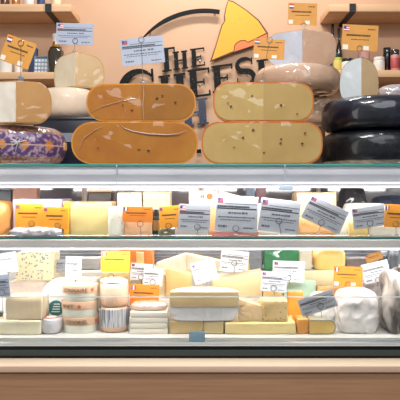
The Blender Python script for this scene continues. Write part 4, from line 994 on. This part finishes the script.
jar('dark grey jar at the rear right behind the white card', 394, 9, 250, 0.45, R2, mat('dark_grey_jar', '#4c5058', 0.3, coat=0.5), mat('grey_lid2', '#8a8f96', 0.4), None)
jar('dark grey jar at the rear right, left of its twin', 383, 9, 251, 0.47, R2, _m['dark_grey_jar'], _m['grey_lid2'], None)
t2(-8, 14, 262, ch('white_rear_left', '#dcd6cc', '#c4bcb0'), 'white cheese block behind the card at the left edge', Y=0.39)
# lower deck cards
card(5.5, 263, 0.15, 23, 20, -8, 'white', 'white price card at the left edge beside the blue veined block', 'red', pin=(9, 297.5), ring=(0.1, -0.35), foot=False)
card(1.5, 286, 0.035, 16, 22, -6, 'blue', 'blue grey price card at the left edge of the bottom deck', None, pin=(3, 310), ring=(0.0, -0.3), foot=False)
card(73.5, 268, 0.12, 15.5, 23, 1, 'white', 'narrow pale price card standing above the round box stack', None, pin=(76, 285.5), ring=(0.1, 0.0))
card(60, 266, 0.3, 11, 13, -4, 'grey', 'tiny grey price card right of the blue veined block', None)
card(115.5, 261.5, 0.11, 29, 21, 1, 'orange', 'yellow orange price card standing on the peach drum', 'fr', pin=(110.5, 281), ring=(-0.15, -0.7), seed=2)
card(141.5, 272, 0.22, 22, 17, 5, 'white', 'white price card behind the peach drum', 'red', pin=(142, 286), ring=(0.0, -0.3), foot=False)
card(153, 277, 0.205, 19, 17, 4, 'white', 'blank looking white price card right of the other white one', None, pin=(153, 297), ring=(0.0, -0.3), foot=False)
card(144.5, 295, 0.14, 29, 21, 2, 'deep', 'deep orange price card with French flag above the flat boxes', 'fr', pin=(145, 304), ring=(0.1, -0.35), seed=2, foot=False)
card(204.5, 271.5, 0.085, 23.5, 21, -15, 'white', 'tilted white price card stuck in the half brie', 'red', pin=(206, 288.5), ring=(0.08, -0.4))
card(234.5, 261, 0.32, 28, 21, 6, 'white', 'bright white price card at the rear right of the half brie', None, pin=(234, 276), ring=(0.0, -0.1), foot=False)
card(288.5, 271.5, 0.20, 31.5, 21, 2, 'white', 'white price card in front of the green waxed block', 'red', pin=(290, 284), ring=(0.0, -0.3), foot=False)
card(274, 282, 0.15, 26, 20, 5, 'grey', 'small grey price card left of the white card at the right', 'red', pin=(275, 299.5), ring=(0.0, -0.3), foot=False)
card(317.5, 303, 0.035, 37, 18, -18, 'grey', 'large tilted grey price card over the rounded yellow wedge', None, pin=(322, 320), ring=(0.05, -0.2))
card(348, 276.5, 0.16, 29, 20, 2, 'deep', 'bright orange price card above the large crumpled film cheese', 'fr', pin=(348, 293), ring=(0.0, -0.4))
card(376, 272, 0.21, 27, 20, -13, 'white', 'tilted white price card at the lower right', None, pin=(377, 286), ring=(0.0, -0.4), foot=False)
card(374, 257, 0.36, 17, 8, -18, 'ochre', 'small ochre price card at the rear behind the tilted white card', 'red', seed=2)

# ================================================================== LIGHT
w = bpy.data.worlds.new('room_air'); bpy.context.scene.world = w; w.use_nodes = True
w.node_tree.nodes['Background'].inputs[0].default_value = (0.95, 0.97, 1.0, 1); w.node_tree.nodes['Background'].inputs[1].default_value = 0.34
def area(name, loc, target, sx, sy, power, col=(1, 1, 1)):
    l = bpy.data.lights.new(name, 'AREA'); l.shape = 'RECTANGLE'; l.size = sx; l.size_y = sy; l.energy = power; l.color = col
    o = bpy.data.objects.new(name, l); C.objects.link(o); o.location = loc
    o.rotation_euler = (Vector(target) - Vector(loc)).to_track_quat('-Z', 'Y').to_euler(); return o
area('front_fill_light', (0.5, -2.5, 2.95), (0.1, 0.0, 1.2), 3.0, 1.0, 40, (0.90, 0.95, 1.0))  # unseen soft fill added high in front, cool tinted
area('side_fill_light', (-2.6, -2.2, 1.5), (0.0, 0.0, 1.2), 0.9, 1.8, 12, (1.0, 0.96, 0.9))  # unseen fill added at the left front, not an actual door
area('ceiling_light_front', (-0.2, -1.0, 2.95), (0, 0.1, 1.4), 0.9, 0.12, 34, (1.0, 0.97, 0.94))
area('ceiling_light_wall', (0.1, 0.85, 3.3), (0.1, 1.55, 1.7), 0.7, 0.12, 32, (1.0, 0.96, 0.92))
LED = (1.0, 0.985, 0.97)
area('led_strip_top', (0, 0.028, z_(187.8, 0) - 0.004), (0, 0.2, 1.0), 2.0, 0.03, 6, LED)
area('led_strip_shelf', (0, 0.024, z_(249.9, 0) - 0.003), (0, 0.25, 0.75), 2.0, 0.03, 8, LED)
area('rear_deck_fill', (0, 0.45, zsh - 0.012), (0, 0.40, 0.8), 2.0, 0.03, 5.5, LED)  # unseen fill added to brighten the back of the lower deck

# ================================================================== CAMERA
cam = bpy.data.cameras.new('camera'); co = bpy.data.objects.new('camera', cam); C.objects.link(co)
co.location = (0, -2.0, CZ); co.rotation_euler = (PI/2, 0, 0)
cam.sensor_width = 36; cam.lens = 36 * F / 400; cam.shift_y = -10/400
bpy.context.scene.camera = co
vs = bpy.context.scene.view_settings
vs.view_transform = 'Standard'; vs.look = 'None'; vs.exposure = 0.0; vs.gamma = 1.0; vs.use_curve_mapping = False
